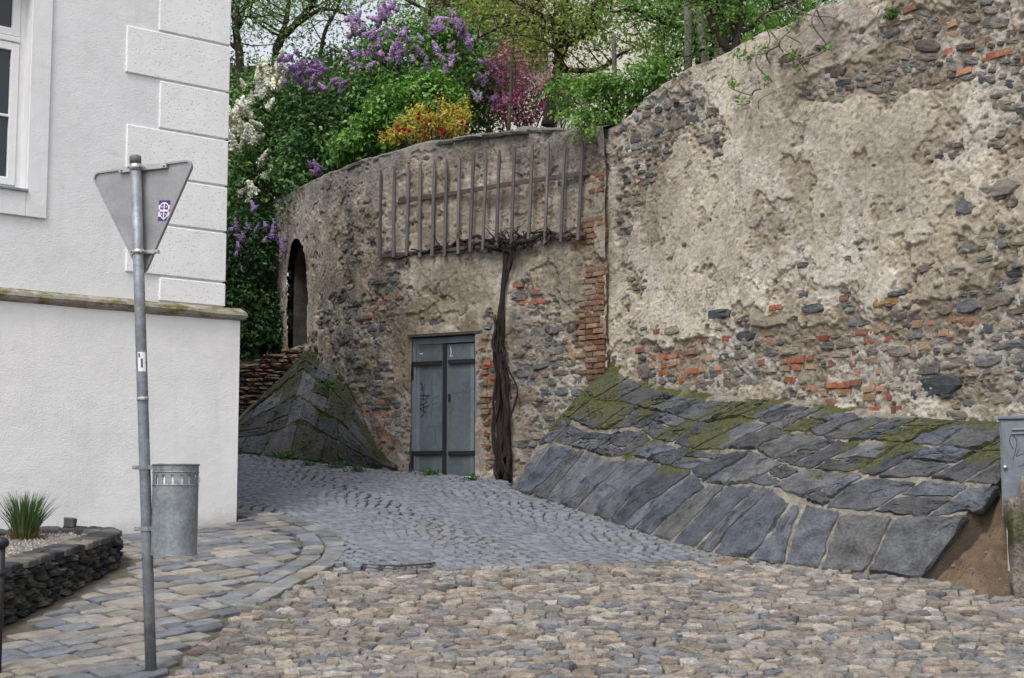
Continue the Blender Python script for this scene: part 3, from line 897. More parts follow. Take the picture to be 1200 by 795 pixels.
# brick pier at the joint of the two walls
r = np.random.default_rng(77)
u0, _ = WD.pix(711, 330)
zlo = WD.pix(705, 462)[1]; zhi = WD.pix(705, 200)[1]
z = zlo; k = 0
while z < zhi:
    f = (z - zlo) / (zhi - zlo)
    for c_ in range(2 if r.random() < .6 else 3):
        bw = 0.2 if (c_ + k) % 2 else 0.12
        uu = u0 + (0.0 if c_ == 0 else (0.12 if k % 2 == 0 else 0.2) if c_ == 1 else .32) + bw / 2
        if (0.57 < f < 0.66 or 0.8 < f < .87) and r.random() < .75: continue
        if c_ == 1 and r.random() < .12: continue
        SS.add(WD, uu, z, bw - .01, 0.062, 0.05, 0.012 + r.normal(0, .006), r.normal(0, .025), True, np.array([(.25, .14, .09), (.28, .17, .105), (.22, .12, .085), (.28, .2, .13)][r.integers(4)]) * r.uniform(.55, .95))
    z += 0.074; k += 1
# bricks of the right door jamb, and the patch beside the left jamb
z = DZB + .05; k = 0
while z < DZT - .1:
    for c_ in range(2):
        uu = (DS0 if WD.pix(600, 450)[0] < DS0 else DS1)
        sg = -1 if uu == DS0 else 1
        uu = uu + sg * (0.11 + c_ * 0.13 + (0.03 if k % 2 else 0))
        if r.random() < (.15 if c_ == 0 else .55): continue
        SS.add(WD, uu, z, r.uniform(.1, .15), 0.062, 0.03, 0.004 + r.normal(0, .006), r.normal(0, .04), True, np.array(BRC[r.integers(6)]) * r.uniform(.55, 1.0))
    z += 0.078; k += 1
for (px, py, w, h, c) in [(447, 330, 20, 8, (.09, .09, .085)), (615, 470, 26, 22, (.17, .14, .1)), (650, 388, 14, 10, (.13, .125, .12)), (462, 512, 15, 15, (.2, .165, .11)), (455, 470, 36, 10, (.09, .07, .055)), (450, 476, 30, 9, (.1, .085, .07)), (660, 545, 30, 16, (.15, .12, .09))]:
    u, z = WD.pix(px, py); y = WD.at(u)[0][1]; sc = y / F
    SS.add(WD, u, z, w * sc * 1.15, h * sc, 0.04, 0.0, 0.0, False, c)
SS.emit(dw, 'rubble_infill', np.random.default_rng(6))
# coping stones
s_ = WD.pix(704, 150)[0]; send = WD.pix(345, 229)[0]
if s_ > send: s_, send = send, s_
cr_ = np.random.default_rng(12)
while s_ < send:
    l = cr_.uniform(.22, .5)
    a = np.linspace(s_ + .006, s_ + l - .006, 4)
    zt = topD(a) + cr_.normal(0, .006); th = cr_.uniform(.035, .06); ov = cr_.uniform(.035, .07)
    V = []; Fc = []
    for u, z in zip(a, zt):
        for off, dz in ((ov, -th), (ov + .012, -th * .3), (ov - .02, .012), (-.2, .06), (-.2, -th)):
            V.append(WD.pt(u, z + dz + cr_.normal(0, .004), off + cr_.normal(0, .006)))
    for i in range(3):
        for j in range(5): kk = (j + 1) % 5; Fc.append([i * 5 + j, i * 5 + kk, i * 5 + 5 + kk, i * 5 + 5 + j])
    Fc += [[4, 3, 2, 1, 0], [15, 16, 17, 18, 19]]
    put('coping_stone', V, Fc, M_RUB, dw, color=np.array((.13, .125, .11)) * cr_.uniform(.7, 1.2))
    s_ += l
# arched niche lining
V = []; Fc = []
cx = (NS0 + NS1) / 2
outl = [(cx - nr, NZB)] + [(cx - nr * math.cos(a), nsp + nr * 1.05 * math.sin(a)) for a in np.linspace(0, math.pi, 15)] + [(cx + nr, NZB)]
for off, g in ((-0.1, .3), (-0.05, 0.0), (-0.8, 0.0)):
    for (u, z) in outl: V.append(WD.pt(u + g * np.sign(u - cx), z + (g if z > nsp else 0), off))
m_ = len(outl)
for k in range(2):
    for j in range(m_ - 1): Fc.append([k * m_ + j, k * m_ + j + 1, (k + 1) * m_ + j + 1, (k + 1) * m_ + j])
M_NICHE = stone_mat('niche_plaster', (0.3, 0.265, 0.21), 8, 60, (.7, 1.2), (.75, 1.2), .95, .8, .012, .15)
M_NICHE_D = stone_mat('niche_back', (0.085, 0.077, 0.066), 5, 50, (.6, 1.3), (.75, 1.2), .95, .8, .02, .15)  # recess shade put into the dark colour of back and lining
put('niche_lining', V, Fc, M_NICHE_D, dw)
put('niche_back', [WD.pt(u, z, -0.79) for (u, z) in outl], [list(range(m_))], M_NICHE_D, dw)
mb = MB()
zz = (NZB + nzt2) / 2 + .12
for (u0_, u1_, z0_, z1_) in ((NS0, NS1, zz - .07, zz + .05),):
    V = [WD.pt(u, z, o) for o in (-.79, -.35) for u, z in ((u0_, z0_), (u1_, z0_), (u1_, z1_), (u0_, z1_))]
    mb.add(V, [[0, 1, 2, 3], [4, 7, 6, 5], [0, 4, 5, 1], [1, 5, 6, 2], [2, 6, 7, 3], [3, 7, 4, 0]])
mb.put('niche_ledge', M_NICHE, dw)

# ---------------------------------------------------------------- slate batters at the foot of the walls
M_SLATE = stone_mat('slate_block', 'object', 6.0, 34.0, (0.45, 1.6), (0.6, 1.4), 0.68, 1.0, 0.03, 0.4, (1, 1, 1.0), ((0.13, 0.125, 0.11), 0.64, 0.35), moss=True)
M_MORTAR = stone_mat('lime_mortar', (0.22, 0.2, 0.168), 9.0, 60.0, (0.35, 1.35), (0.55, 1.35), 0.95, 0.9, 0.012, 0.15, moss=True)
def batter(root, Bp, Tp, rows, seed, moss_f, wl, tone, lean=0.0, mats=None, rk=1.0, bed_n=(180, 44), skip=None, bel=.1, lean2=.12):
    r = np.random.default_rng(seed)
    Bp = np.array(Bp); Tp = np.array(Tp)
    bl = np.r_[0, np.cumsum(np.linalg.norm(np.diff(Bp, axis=0), axis=1))]; bl /= bl[-1]
    tl = np.r_[0, np.cumsum(np.linalg.norm(np.diff(Tp, axis=0), axis=1))]; tl /= tl[-1]
    def B(a): return np.stack([np.interp(a, bl, Bp[:, k]) for k in range(3)], -1)
    def T(a): return np.stack([np.interp(a, tl, Tp[:, k]) for k in range(3)], -1)
    def S(a, t, h=0.0):
        a = np.asarray(a, float); t = np.asarray(t, float)
        b, tt = B(a), T(a)
        e = 0.012
        p = b + (tt - b) * t[..., None]
        da = (B(np.clip(a + e, 0, 1)) * (1 - t[..., None]) + T(np.clip(a + e, 0, 1)) * t[..., None]) - (B(np.clip(a - e, 0, 1)) * (1 - t[..., None]) + T(np.clip(a - e, 0, 1)) * t[..., None])
        n = np.cross(da, tt - b); n /= np.linalg.norm(n, axis=-1, keepdims=True) + 1e-9
        n = np.where((n[..., 1:2] > 0), -n, n)
        belly = bel * np.sin(np.pi * np.clip(t, 0, 1))
        return p + n * (belly + h)[..., None]
    na, ntt = bed_n
    A, Tt = np.meshgrid(np.linspace(0, .972, na), np.linspace(-0.08, 1.04, ntt))
    hb = 0.005 * fbm(A * 40, Tt * 9, None, 4, seed) + .003
    V = S(A.ravel(), Tt.ravel(), hb.ravel())
    i = np.arange((ntt - 1) * (na - 1)); rr, cc = i // (na - 1), i % (na - 1)
    q = np.column_stack([rr * na + cc, rr * na + cc + 1, (rr + 1) * na + cc + 1, (rr + 1) * na + cc])
    a_, b_, d_ = V[q[0, 0]], V[q[0, 1]], V[q[0, 3]]
    if np.cross(b_ - a_, d_ - a_)[1] > 0: q = q[:, ::-1]
    mo = moss_f(A.ravel(), Tt.ravel()) - 0.02
    put('mortar_bed', V, q, (mats or (M_SLATE, M_MORTAR))[1], root, True, {'moss': mo})
    LEN = np.linalg.norm(Bp[-1] - Bp[0])
    HT = np.linalg.norm(Tp[len(Tp) // 2] - Bp[len(Bp) // 2])
    wob = lambda a, k: 0.05 * float(fbm(np.array([a * 9.0]), np.array([k * 3.1]), None, 2, seed + 5)[0])
    for k in range(len(rows) - 1):
        t0, t1 = rows[k], rows[k + 1]
        a = r.uniform(-.04, 0); shp = lean * (t1 - t0)
        while a < 1:
            w = r.uniform(*wl[k]) * (1 + (.15 if k == 0 else .1) * sstep(.5, .95, a)) / LEN
            hl = np.linalg.norm(T(np.array([min(max(a, 0), 1.0)]))[0] - B(np.array([min(max(a, 0), 1.0)]))[0])
            g = 0.016 / LEN; gt = 0.015 / HT
            x0, x1 = max(a, 0.002) + g, min(a + w, 0.998) - g
            a += w
            if x1 > .955: x1 = r.uniform(.965, .999); a = 2.0
            if x1 - x0 < 0.09 / LEN or (hl < .8 and k == 3) or (hl < .45 and k >= 2): continue
            y = [t0 + (wob(x0, k) if k else 0) + gt, t0 + (wob(x1, k) if k else 0) + gt, t1 + wob(x1, k + 1) - gt, t1 + wob(x0, k + 1) - gt]
            if k == len(rows) - 2: y[2] = min(y[2], 1.0); y[3] = min(y[3], 1.0)
            shn = r.normal(lean - .16 * sstep(.45, .9, min(a, 1)) if k == 0 else lean2, .04) * (t1 - t0) * (a < 1.5)
            quad = [(x0, y[0]), (x1, y[1]), (x1 + shn, y[2] - abs(r.normal(0, .012))), (x0 + shp, y[3] - abs(r.normal(0, .012)))]; shp = shn
            pieces = [quad]
            if k > 0 and r.random() < .27:       # split one stone into two
                f = r.uniform(.35, .65); f2 = f + r.uniform(-.2, .2)
                Q = np.array(quad)
                m0 = Q[0] + (Q[3] - Q[0]) * f; m1 = Q[1] + (Q[2] - Q[1]) * f2
                e_ = np.array([0, gt])
                pieces = [[Q[0], Q[1], m1 - e_, m0 - e_], [m0 + e_, m1 + e_, Q[2], Q[3]]]
            for Q in pieces:
                Q = np.clip(np.array(Q), [0.0, -0.04], [1.0, 1.02])
                if skip is not None and skip(*Q.mean(0)): continue
                pts = []
                for e in range(4):
                    p0, p1 = Q[e], Q[(e + 1) % 4]
                    for f in (0.05, 0.16, 0.29, 0.43, 0.57, 0.71, 0.84, 0.95): pts.append(p0 + (p1 - p0) * f + r.normal(0, 1, 2) * np.array([0.009 / LEN, .009 / HT]))
                pts = np.array(pts); c = pts.mean(0); n = len(pts)
                prou = r.uniform(.016, .016 + .018 * rk)
                ta, tb = r.normal(0, .12, 2)
                V = []; Fc = []; mo = []
                rings = [(1.0, -0.05), (1.0, prou * .4), (0.95, prou * .9), (0.8, prou), (0.6, prou), (0.4, prou), (0.2, prou)]
                for ri, (k_, hh) in enumerate(rings):
                    q_ = c + (pts - c) * k_
                    jit = r.normal(0, .0055, n) if ri >= 2 else r.normal(0, .004, n) * (ri > 0)
                    cl = np.floor((q_[:, 0] * LEN * .8 + q_[:, 1] * HT * .9) * 5 + 0.8 * vnoise(q_[:, 0] * 60, q_[:, 1] * 9, None, seed)) % 2 * 0.009 if ri >= 2 else 0
                    xx_, yy_ = q_[:, 0] * LEN, q_[:, 1] * HT
                    f1 = fbm(xx_ * 3 + yy_ * 2, yy_ * 5 - xx_ * 2, None, 4, seed + 3, .6); cl = rk * (np.floor(f1 * 4) / 4 * .03 + .008 * f1) if ri >= 2 else 0
                    hgt = np.maximum(hh + jit + cl, .017 if ri >= 2 else -1) + (((q_ - c) @ np.array([ta, tb]) * .25) if ri > 0 else 0)
                    V.append(S(q_[:, 0], q_[:, 1], np.asarray(hgt, float) + np.zeros(n)))
                    mo.append(moss_f(q_[:, 0], q_[:, 1]))
                V.append(S(np.array([c[0]]), np.array([c[1]]), np.array([prou + r.normal(0, .004)]))); mo.append(moss_f(c[0:1], c[1:2]))
                V = np.vstack(V); mo = np.concatenate(mo) - 0.10 + r.normal(0, .07)
                for ri in range(len(rings) - 1):
                    for j in range(n): kk = (j + 1) % n; Fc.append([ri * n + j, ri * n + kk, (ri + 1) * n + kk, (ri + 1) * n + j])
                for j in range(n): Fc.append([(len(rings) - 1) * n + j, (len(rings) - 1) * n + (j + 1) % n, len(rings) * n])
                f0 = Fc[-1]
                if np.cross(V[f0[1]] - V[f0[0]], V[f0[2]] - V[f0[0]])[1] > 0: Fc = [f[::-1] for f in Fc]
                col = 1.15 * (np.array([0.06, 0.064, 0.073]) + np.array([.008, .004, -.002]) * r.normal(0, .6)) * r.uniform(.65, 1.45) * tone
                put('slate_block', V, Fc, (mats or (M_SLATE, M_MORTAR))[0], root, False, {'moss': mo}, col)
    return S
Bp = [G(*q) for q in [(598, 574), (620, 582), (650, 591), (700, 608), (750, 625), (800, 641), (840, 651), (900, 661), (960, 668), (1020, 674), (1100, 683)]]
Tp = []
for q in [(716, 428), (745, 446), (800, 458), (870, 464), (950, 474), (1050, 484), (1120, 490), (1262, 497)]:
    u, z = WR.pix(*q); Tp.append(WR.pt(u, z, 0.02))
rb = thing('slate_batter', G(850, 655), 'long sloping footing of dark slate blocks with yellow green moss under the rubble wall', 'stone batter')
mossR = lambda a, t: 0.31 + 0.22 * sstep(.35, .9, t) + 0.25 * np.exp(-(a / .12) ** 2) * sstep(.3, .8, t) - 0.42 * sstep(.42, .28, t) + 0.32 * fbm(np.asarray(a) * 14, np.asarray(t) * 4, None, 3, 3)
SR = batter(rb, Bp, Tp, [0.0, 0.37, 0.57, 0.77, 0.96], 21, mossR, [(.24, .46), (.24, .54), (.23, .52), (.2, .5)], 1.0, lean=0.05)
# earth core closing the open end
e0, e1 = Bp[-1], Tp[-1]
back = np.array([e1[0] + .1, e1[1] + .15, float(gz(0, e1[1])) - .1])
endp = [SR(np.array([.972]), np.array([t]), np.array([-.005]))[0] for t in np.linspace(-.05, 1.0, 9)]
put('earth_core', endp + [back], [[i, i + 1, 9] for i in range(8)], stone_mat('dark_earth', (.09, .07, .05), 5, 60, bstr=1.0, bdist=.02), rb)

Bp2 = [G(*q) for q in [(255, 529), (300, 533), (340, 538), (400, 546), (440, 550), (478, 554)]]
Tp2 = [P(255, 512, 24.9), P(282, 488, 24.8)]
for q in [(330, 445), (350, 423), (364, 409)]:
    Tp2.append(P(*q, 24.8 - (q[0] - 282) / 82 * .62))
for q in [(376, 416), (394, 436), (413, 458), (431, 495), (446, 524), (470, 543), (480, 552)]:
    u, z = WD.pix(*q); Tp2.append(WD.pt(u, z, 0.05))
lb = thing('slate_batter', G(380, 543), 'dark mossy slate slope rising to the arched niche left of the cellar door', 'stone batter')
mossL = lambda a, t: 0.5 + 0.05 * sstep(.2, .9, t) + 0.2 * fbm(np.asarray(a) * 9, np.asarray(t) * 4, None, 3, 8)
batter(lb, Bp2, Tp2, [0.0, 0.3, 0.55, 0.78, 1.0], 33, mossL, [(.35, .75), (.35, .7), (.3, .7), (.3, .6)], 0.95, lean=0.1, bed_n=(130, 50), bel=.07, lean2=.02, rk=.3, mats=(stone_mat('dark_mossy_slate', 'object', 6.0, 34.0, (0.45, 1.6), (0.6, 1.4), 0.68, 1.0, 0.03, 0.4, moss=True, mossk=.55), stone_mat('dark_mossy_mortar', (0.13, 0.12, 0.1), 9.0, 60.0, (0.35, 1.35), (0.55, 1.35), 0.95, 0.9, 0.012, 0.15, moss=True, mossk=.55)))  # slate and mortar here carry a darker moss
# low dry-stone wall of thin flat stones above it
lw = thing('dry_stone_wall', P(320, 450, 24.9), 'low dry stone wall of thin brown slabs beneath the lilac hedge', 'wall')
WL = WallCurve([P2(240, 25.15), P2(282, 25.0), P2(330, 24.75), P2(368, 24.45)], 1)
if (np.array([-1.0, 12.0]) - WL.xy[300]) @ WL.n[300] < 0: WL.n = -WL.n
lt = px_profile(WL, [(240, 440), (282, 429), (310, 418), (345, 406), (368, 402)])
r = np.random.default_rng(90)
SSL = StoneSet()
z = float(WL.pix(260, 530)[1])
while z < 4.0:
    h = r.uniform(.035, .075); u = r.uniform(0, .2)
    while u < WL.L:
        w = r.uniform(.14, .42)
        if z + h < np.interp(u + w / 2, *lt):
            c = np.array([(.15, .125, .09), (.19, .15, .11), (.12, .11, .095), (.25, .14, .085), (.2, .17, .12)][r.integers(5)]) * r.uniform(.6, 1.0)
            SSL.add(WL, u + w / 2, z + h / 2, w, h, 0.14, -0.08 + r.normal(0, .012), r.normal(0, .03) - 0.06, False, c)
        u += w + .01
    z += h + .006
SSL.emit(lw, 'stone_infill', r)
# fill behind
V = []; ns = 40
for u in np.linspace(0, WL.L, ns):
    zt = float(np.interp(u, *lt)) - .02
    for off, zz in ((-.1, 0.9), (-.1, zt), (-.5, zt + .05)): V.append(WL.pt(u, zz, off))
Fc = []
for i in range(ns - 1):
    for j in range(2): Fc.append([i * 3 + j, i * 3 + 3 + j, i * 3 + 4 + j, i * 3 + 1 + j])
put('wall_core', V, Fc, M_EARTH, lw)
# bank of soil behind it and the garden ground on top of the retaining walls
def height_sheet(name, xs, ys, zf, mat, keepf=None):
    X, Y = np.meshgrid(xs, ys); Z = zf(X, Y)
    V = np.column_stack([X.ravel(), Y.ravel(), Z.ravel()])
    nx, ny = len(xs), len(ys)
    i = np.arange((ny - 1) * (nx - 1)); rr, cc = i // (nx - 1), i % (nx - 1)
    q = np.column_stack([rr * nx + cc, rr * nx + cc + 1, (rr + 1) * nx + cc + 1, (rr + 1) * nx + cc])
    if keepf is not None:
        c = V[q].mean(1); q = q[keepf(c[:, 0], c[:, 1])]
    return put(name, V, q, mat)
M_SOIL = stone_mat('garden_soil', (0.065, 0.06, 0.03), 3.0, 60.0, (0.6, 1.4), (0.6, 1.4), 0.95, 1.0, 0.03, .1)
pbx = [tuple(q) for q in np.vstack([WR.pt(np.linspace(WR.L, 0, 60), 0 * np.zeros(60), -.25)[:, :2], WD.pt(np.linspace(.3, WD.L, 60), np.zeros(60), -.25)[:, :2]])]
garden_poly = pbx + [(-5.5, 34), (-5.5, 120), (60, 120), (60, 5), (9, 8)]
def zgard(x, y):
    z = 6.05 + 0.05 * np.clip(y - 24, 0, 60) + 0.12 * fbm(x * .5, y * .5, None, 3, 4)
    return z
gt_ = height_sheet('garden_ground', np.arange(-6, 60, .5), np.arange(9, 120, .5), zgard, M_SOIL, lambda x, y: inpoly(x, y, garden_poly)); tag(gt_, kind='structure')
def zbank(x, y):
    return 3.42 + np.clip(y - 25.6, 0, 20) * 0.55 + 0.1 * fbm(x * .8, y * .8, None, 3, 6)
bk = height_sheet('bank', np.arange(-14, -2.9, .3), np.arange(25.0, 60, .4), zbank, M_SOIL, lambda x, y: (y > 25.15 - .25 * (x + 5.0)) & ~inpoly(x, y, garden_poly) & (x < -3.2)); tag(bk, kind='structure')

# ================================================================== WHITE CORNER HOUSE
C0 = G(277, 612)
FD = np.array([0.765, 0.644]); FD /= np.linalg.norm(FD)
FN = np.array([FD[1], -FD[0]])           # out of the front, towards the street
def fpt(u, z, off=0.0):                  # u metres left of the corner along the front, off out of the front
    q = C0[:2] - FD * u + FN * off
    return np.array([q[0], q[1], z])
def fpix(px, py, off=0.0):
    d = ray(px, py); o = C0[:2] + FN * off
    t = (o @ FN) / (d[:2] @ FN)
    q = d * t
    return -((q[:2] - C0[:2]) @ FD), q[2] + EYE
def fbox(mb, u0, u1, z0, z1, o0, o1, bev=0.0):
    c = (fpt(u0, z0, o0) + fpt(u1, z1, o1)) / 2
    return mb.obox(c, (-FD[0], -FD[1], 0), (FN[0], FN[1], 0), (0, 0, 1), (abs(u1 - u0) / 2, abs(o1 - o0) / 2, abs(z1 - z0) / 2), bev)
def N_add(nt, s_, v):
    a = N(nt, 'ShaderNodeMath', operation='ADD'); nt.links.new(s_, a.inputs[0]); a.inputs[1].default_value = v; return a.outputs[0]
def plaster_mat(name, col, pits=False, splash=False):
    m, nt, out = new_mat(name)
    pos = world_pos(nt)
    n1 = noise(nt, pos, 1.3, 5, .6); n2 = noise(nt, pos, 5.0, 6, .62); n3 = noise(nt, pos, 60.0, 3, .6)
    c = mix(nt, col, ramp(nt, n1, [(.3, .93), (.7, 1.03)]), 1.0, 'MULTIPLY')
    c = mix(nt, c, ramp(nt, n2, [(.2, .95), (.6, 1.02)]), 1.0, 'MULTIPLY')
    st = noise(nt, world_pos(nt, (5, 5, .5)), 1.2, 5, .65)
    c = mix(nt, c, (col[0] * .72, col[1] * .7, col[2] * .66), ramp(nt, st, [(.58, 0.0), (.78, .35)]))
    h = N(nt, 'ShaderNodeMath', operation='MULTIPLY_ADD'); nt.links.new(n2, h.inputs[0]); h.inputs[1].default_value = 1.6; nt.links.new(n3, h.inputs[2])
    hh = h.outputs[0]
    if pits:
        vo = N(nt, 'ShaderNodeTexVoronoi'); vo.inputs['Scale'].default_value = 26.0; nt.links.new(pos, vo.inputs['Vector'])
        pr = ramp(nt, vo.outputs['Distance'], [(.13, 0.0), (.22, 1.0)])
        c = mix(nt, (col[0] * .66, col[1] * .66, col[2] * .66), c, pr)
        m2 = N(nt, 'ShaderNodeMath', operation='MULTIPLY_ADD'); nt.links.new(pr, m2.inputs[0]); m2.inputs[1].default_value = 1.6; nt.links.new(hh, m2.inputs[2]); hh = m2.outputs[0]
    sep = N(nt, 'ShaderNodeSeparateXYZ'); nt.links.new(pos, sep.inputs[0])
    crk = N(nt, 'ShaderNodeTexVoronoi', feature='DISTANCE_TO_EDGE'); crk.inputs['Scale'].default_value = .55
    wrp = N(nt, 'ShaderNodeTexNoise'); wrp.inputs['Scale'].default_value = 1.6; wrp.inputs['Detail'].default_value = 6; nt.links.new(pos, wrp.inputs['Vector'])
    wm = N(nt, 'ShaderNodeVectorMath', operation='MULTIPLY_ADD'); nt.links.new(wrp.outputs['Color'], wm.inputs[0]); wm.inputs[1].default_value = (1.6, 1.6, 1.6); nt.links.new(pos, wm.inputs[2]); nt.links.new(wm.outputs[0], crk.inputs['Vector'])
    cf = ramp(nt, crk.outputs['Distance'], [(0.0, 1.0), (.006, 0.0)])
    c = mix(nt, c, (col[0] * .6, col[1] * .6, col[2] * .58), mix(nt, (0, 0, 0), cf, ramp(nt, n1, [(.5, 0.0), (.62, .55)])))
    n4 = noise(nt, pos, 3.5, 8, .72)
    if splash:
        hz = N(nt, 'ShaderNodeMath', operation='MULTIPLY_ADD'); nt.links.new(sep.outputs['Y'], hz.inputs[0]); hz.inputs[1].default_value = -.146; nt.links.new(sep.outputs['Z'], hz.inputs[2])
        h2 = N(nt, 'ShaderNodeMath', operation='MULTIPLY_ADD'); nt.links.new(n4, h2.inputs[0]); h2.inputs[1].default_value = -.7; nt.links.new(hz.outputs[0], h2.inputs[2])
        c = mix(nt, c, (.33, .3, .26), ramp(nt, N_add(nt, h2.outputs[0], 2.0), [(.02, .55), (.32, 0.0)]))
    c = mix(nt, c, (col[0] * .8, col[1] * .78, col[2] * .74), ramp(nt, n4, [(.6, 0.0), (.7, .5)]))
    finish(nt, out, c, .9, hh, .4, .012, 0, .2)
    return m
M_PLAS = plaster_mat('white_plaster', (0.70, 0.70, 0.71))
M_PLINTH = plaster_mat('plinth_plaster', (0.74, 0.735, 0.735), False, True)
M_QUOIN = plaster_mat('stippled_quoin', (0.78, 0.78, 0.785), True)
M_TRIM = plaster_mat('window_surround_paint', (0.73, 0.735, 0.745))
h = thing('corner_house', C0, 'white plastered corner house with rusticated quoins above a mossy ledge', 'house')
LU, DU = 12.0, 9.0
zc_top = fpix(281, 366)[1]            # top of the plinth
zc0 = zc_top - 0.02
# battered plinth with a rounded, slightly wavy face
na, nz = 90, 26
V = []; 
for j, z in enumerate(np.linspace(C0[2] - 1.6, zc0, nz)):
    for u in np.linspace(0, LU, na):
        o = 0.012 * float(fbm(np.array([u * 1.3]), np.array([z * 1.3]), None, 3, 70)[0]) if 0 < u < LU else 0.0
        V.append(fpt(u, z, o))
Fc = []
for j in range(nz - 1):
    for i in range(na - 1): Fc.append([j * na + i + 1, j * na + i, (j + 1) * na + i, (j + 1) * na + i + 1])
k = len(V)
V += [fpt(0, C0[2] - 1.6, 0), fpt(0, zc0, 0), fpt(0, zc0, -DU), fpt(0, C0[2] - 1.6, -DU), fpt(LU, zc0, 0), fpt(LU, zc0, -DU)]
Fc += [[k, k + 3, k + 2, k + 1], [k + 1, k + 2, k + 5, k + 4]]
put('plinth', V, Fc, M_PLINTH, h, True)
bpy.context.view_layer.update()
# ledge
SB = 0.15
def ledge_mat():
    m, nt, out = new_mat('mossy_ledge')
    pos = world_pos(nt); n1 = noise(nt, pos, 7, 6, .7); n2 = noise(nt, pos, 40, 4, .7); n3 = noise(nt, world_pos(nt, (2, 2, 6)), 2.5, 5, .6)
    mo = ramp(nt, n2, [(.3, (.05, .052, .018)), (.55, (.16, .145, .04)), (.75, (.32, .27, .06))])
    st = ramp(nt, n1, [(.3, (.2, .185, .155)), (.7, (.4, .375, .33))])
    c = mix(nt, st, mo, ramp(nt, n3, [(.45, 0.0), (.6, .9)]))
    finish(nt, out, c, .95, n2, .8, .015, 0, .1); return m
prof = [(-SB - .03, 0.05), (0.0, 0.035), (0.055, -0.005), (0.065, -0.04), (0.045, -0.075), (0.0, -0.105), (-0.03, -0.105)]
V = []; Fc = []; st_ = np.linspace(0, LU, 80)
for u in st_:
    uu = u
    for (o, dz) in prof:
        jz = 0.006 * float(vnoise(np.array([u * 3]), np.array([o * 20]), None, 3)[0])
        V.append(fpt(uu - max(o, -SB) if u == 0 else uu, zc_top + dz + jz, o))
n_ = len(prof)
for i in range(len(st_) - 1):
    for j in range(n_ - 1): Fc.append([i * n_ + j, i * n_ + j + 1, (i + 1) * n_ + j + 1, (i + 1) * n_ + j])
b0 = len(V)
for (o, dz) in prof: V.append(fpt(-max(o, -SB), zc_top + dz, -6.0))     # return along the side
for j in range(n_ - 1): Fc.append([j + 1, j, b0 + j, b0 + j + 1])
put('ledge', V, [f[::-1] for f in Fc], ledge_mat(), h)
# upper wall with window opening
ZT = 9.6
u_sr, z_sr = fpix(53, 257, -SB); u_rev, z_sill = fpix(30, 224, -SB)
wu0, wu1, wz0, wz1 = u_rev, u_rev + 1.25, z_sill, z_sill + 2.25
z0u = zc_top - .05
def ring(o, pts): return [fpt(u, z, o) for u, z in pts]
outer = [(SB, z0u), (LU, z0u), (LU, ZT), (SB, ZT)]; inner_ = [(wu0, wz0), (wu1, wz0), (wu1, wz1), (wu0, wz1)]
V = ring(-SB, outer) + ring(-SB, inner_) + ring(-SB - .3, inner_) + ring(-DU, outer)
Fc = []
for j in range(4):
    k = (j + 1) % 4
    Fc += [[k, j, 4 + j, 4 + k], [4 + k, 4 + j, 8 + j, 8 + k]]
Fc += [[0, 3, 15, 12], [3, 2, 14, 15], [2, 1, 13, 14], [12, 15, 14, 13]]
put('upper_wall', V, Fc, M_PLAS, h)
# window surround: flat raised band with a fillet
su = abs(u_rev - u_sr)
for (a0, a1, z0_, z1_) in ((u_sr, wu0, z_sr, wz1 + su), (wu1, wu1 + su, z_sr, wz1 + su), (wu0, wu1, z_sr, wz0 - .0), (wu0, wu1, wz1, wz1 + su)):
    mb = MB(); fbox(mb, a0 + (0.0015 if a0 in (wu0,) else 0), a1 - (.0015 if a1 == wu1 else 0), z0_, z1_, -SB, -SB + .03, .006); mb.put('window_surround', M_TRIM, h)
# window
M_WOOD = plaster_mat('white_window_paint', (0.74, 0.745, 0.75))
gm, nt_, out_ = new_mat('window_glass'); finish(nt_, out_, (0.018, 0.022, 0.026), 0.06, None, spec=.6); M_GLASS = gm
wf = MB()
for a0, a1, b0, b1 in ((wu0, wu0 + .06, wz0, wz1), (wu1 - .06, wu1, wz0, wz1), (wu0 + .06, wu1 - .06, wz0, wz0 + .06), (wu0 + .06, wu1 - .06, wz1 - .06, wz1)):
    fbox(wf, a0, a1, b0, b1, -SB - .22, -SB - .14)
win = wf.put('window', M_WOOD, h)
zt_ = fpix(10, 45, -SB - .14)[1]
def sash(u0, u1, z0, z1, bars):
    mb = MB(); w = .085; o0, o1 = -SB - .2, -SB - .125
    fbox(mb, u0, u0 + w, z0, z1, o0, o1, .006); fbox(mb, u1 - w, u1, z0, z1, o0, o1, .006)
    fbox(mb, u0 + w, u1 - w, z0, z0 + w, o0, o1, .006); fbox(mb, u0 + w, u1 - w, z1 - w, z1, o0, o1, .006)
    for z in bars: fbox(mb, u0 + w, u1 - w, z - .013, z + .013, o0 + .01, o1 - .008, .004)
    mb.put('sash', M_WOOD, win)
    mb = MB(); fbox(mb, u0 + w - .005, u1 - w + .005, z0 + w - .005, z1 - w + .005, -SB - .175, -SB - .165); mb.put('pane', M_GLASS, win)
um = (wu0 + wu1) / 2
zb_ = fpix(5, 135, -SB - .14)[1]
for a, b in ((wu0 + .065, um - .005), (um + .005, wu1 - .065)):
    sash(a, b, wz0 + .065, zt_ - .04, [zb_]); sash(a, b, zt_ + .03, wz1 - .065, [])
mb = MB(); fbox(mb, wu0 + .062, wu1 - .062, zt_ - .035, zt_ + .025, -SB - .21, -SB - .115, .008); mb.put('transom', M_WOOD, win)
mb = MB(); fbox(mb, wu0 - .01, wu1 + .01, wz0 - .012, wz0 + .012, -SB - .12, -SB + .06, .003)
zm, nt_, out_ = new_mat('zinc'); nn = noise(nt_, world_pos(nt_), 12, 5); n2 = noise(nt_, world_pos(nt_), 45, 5)
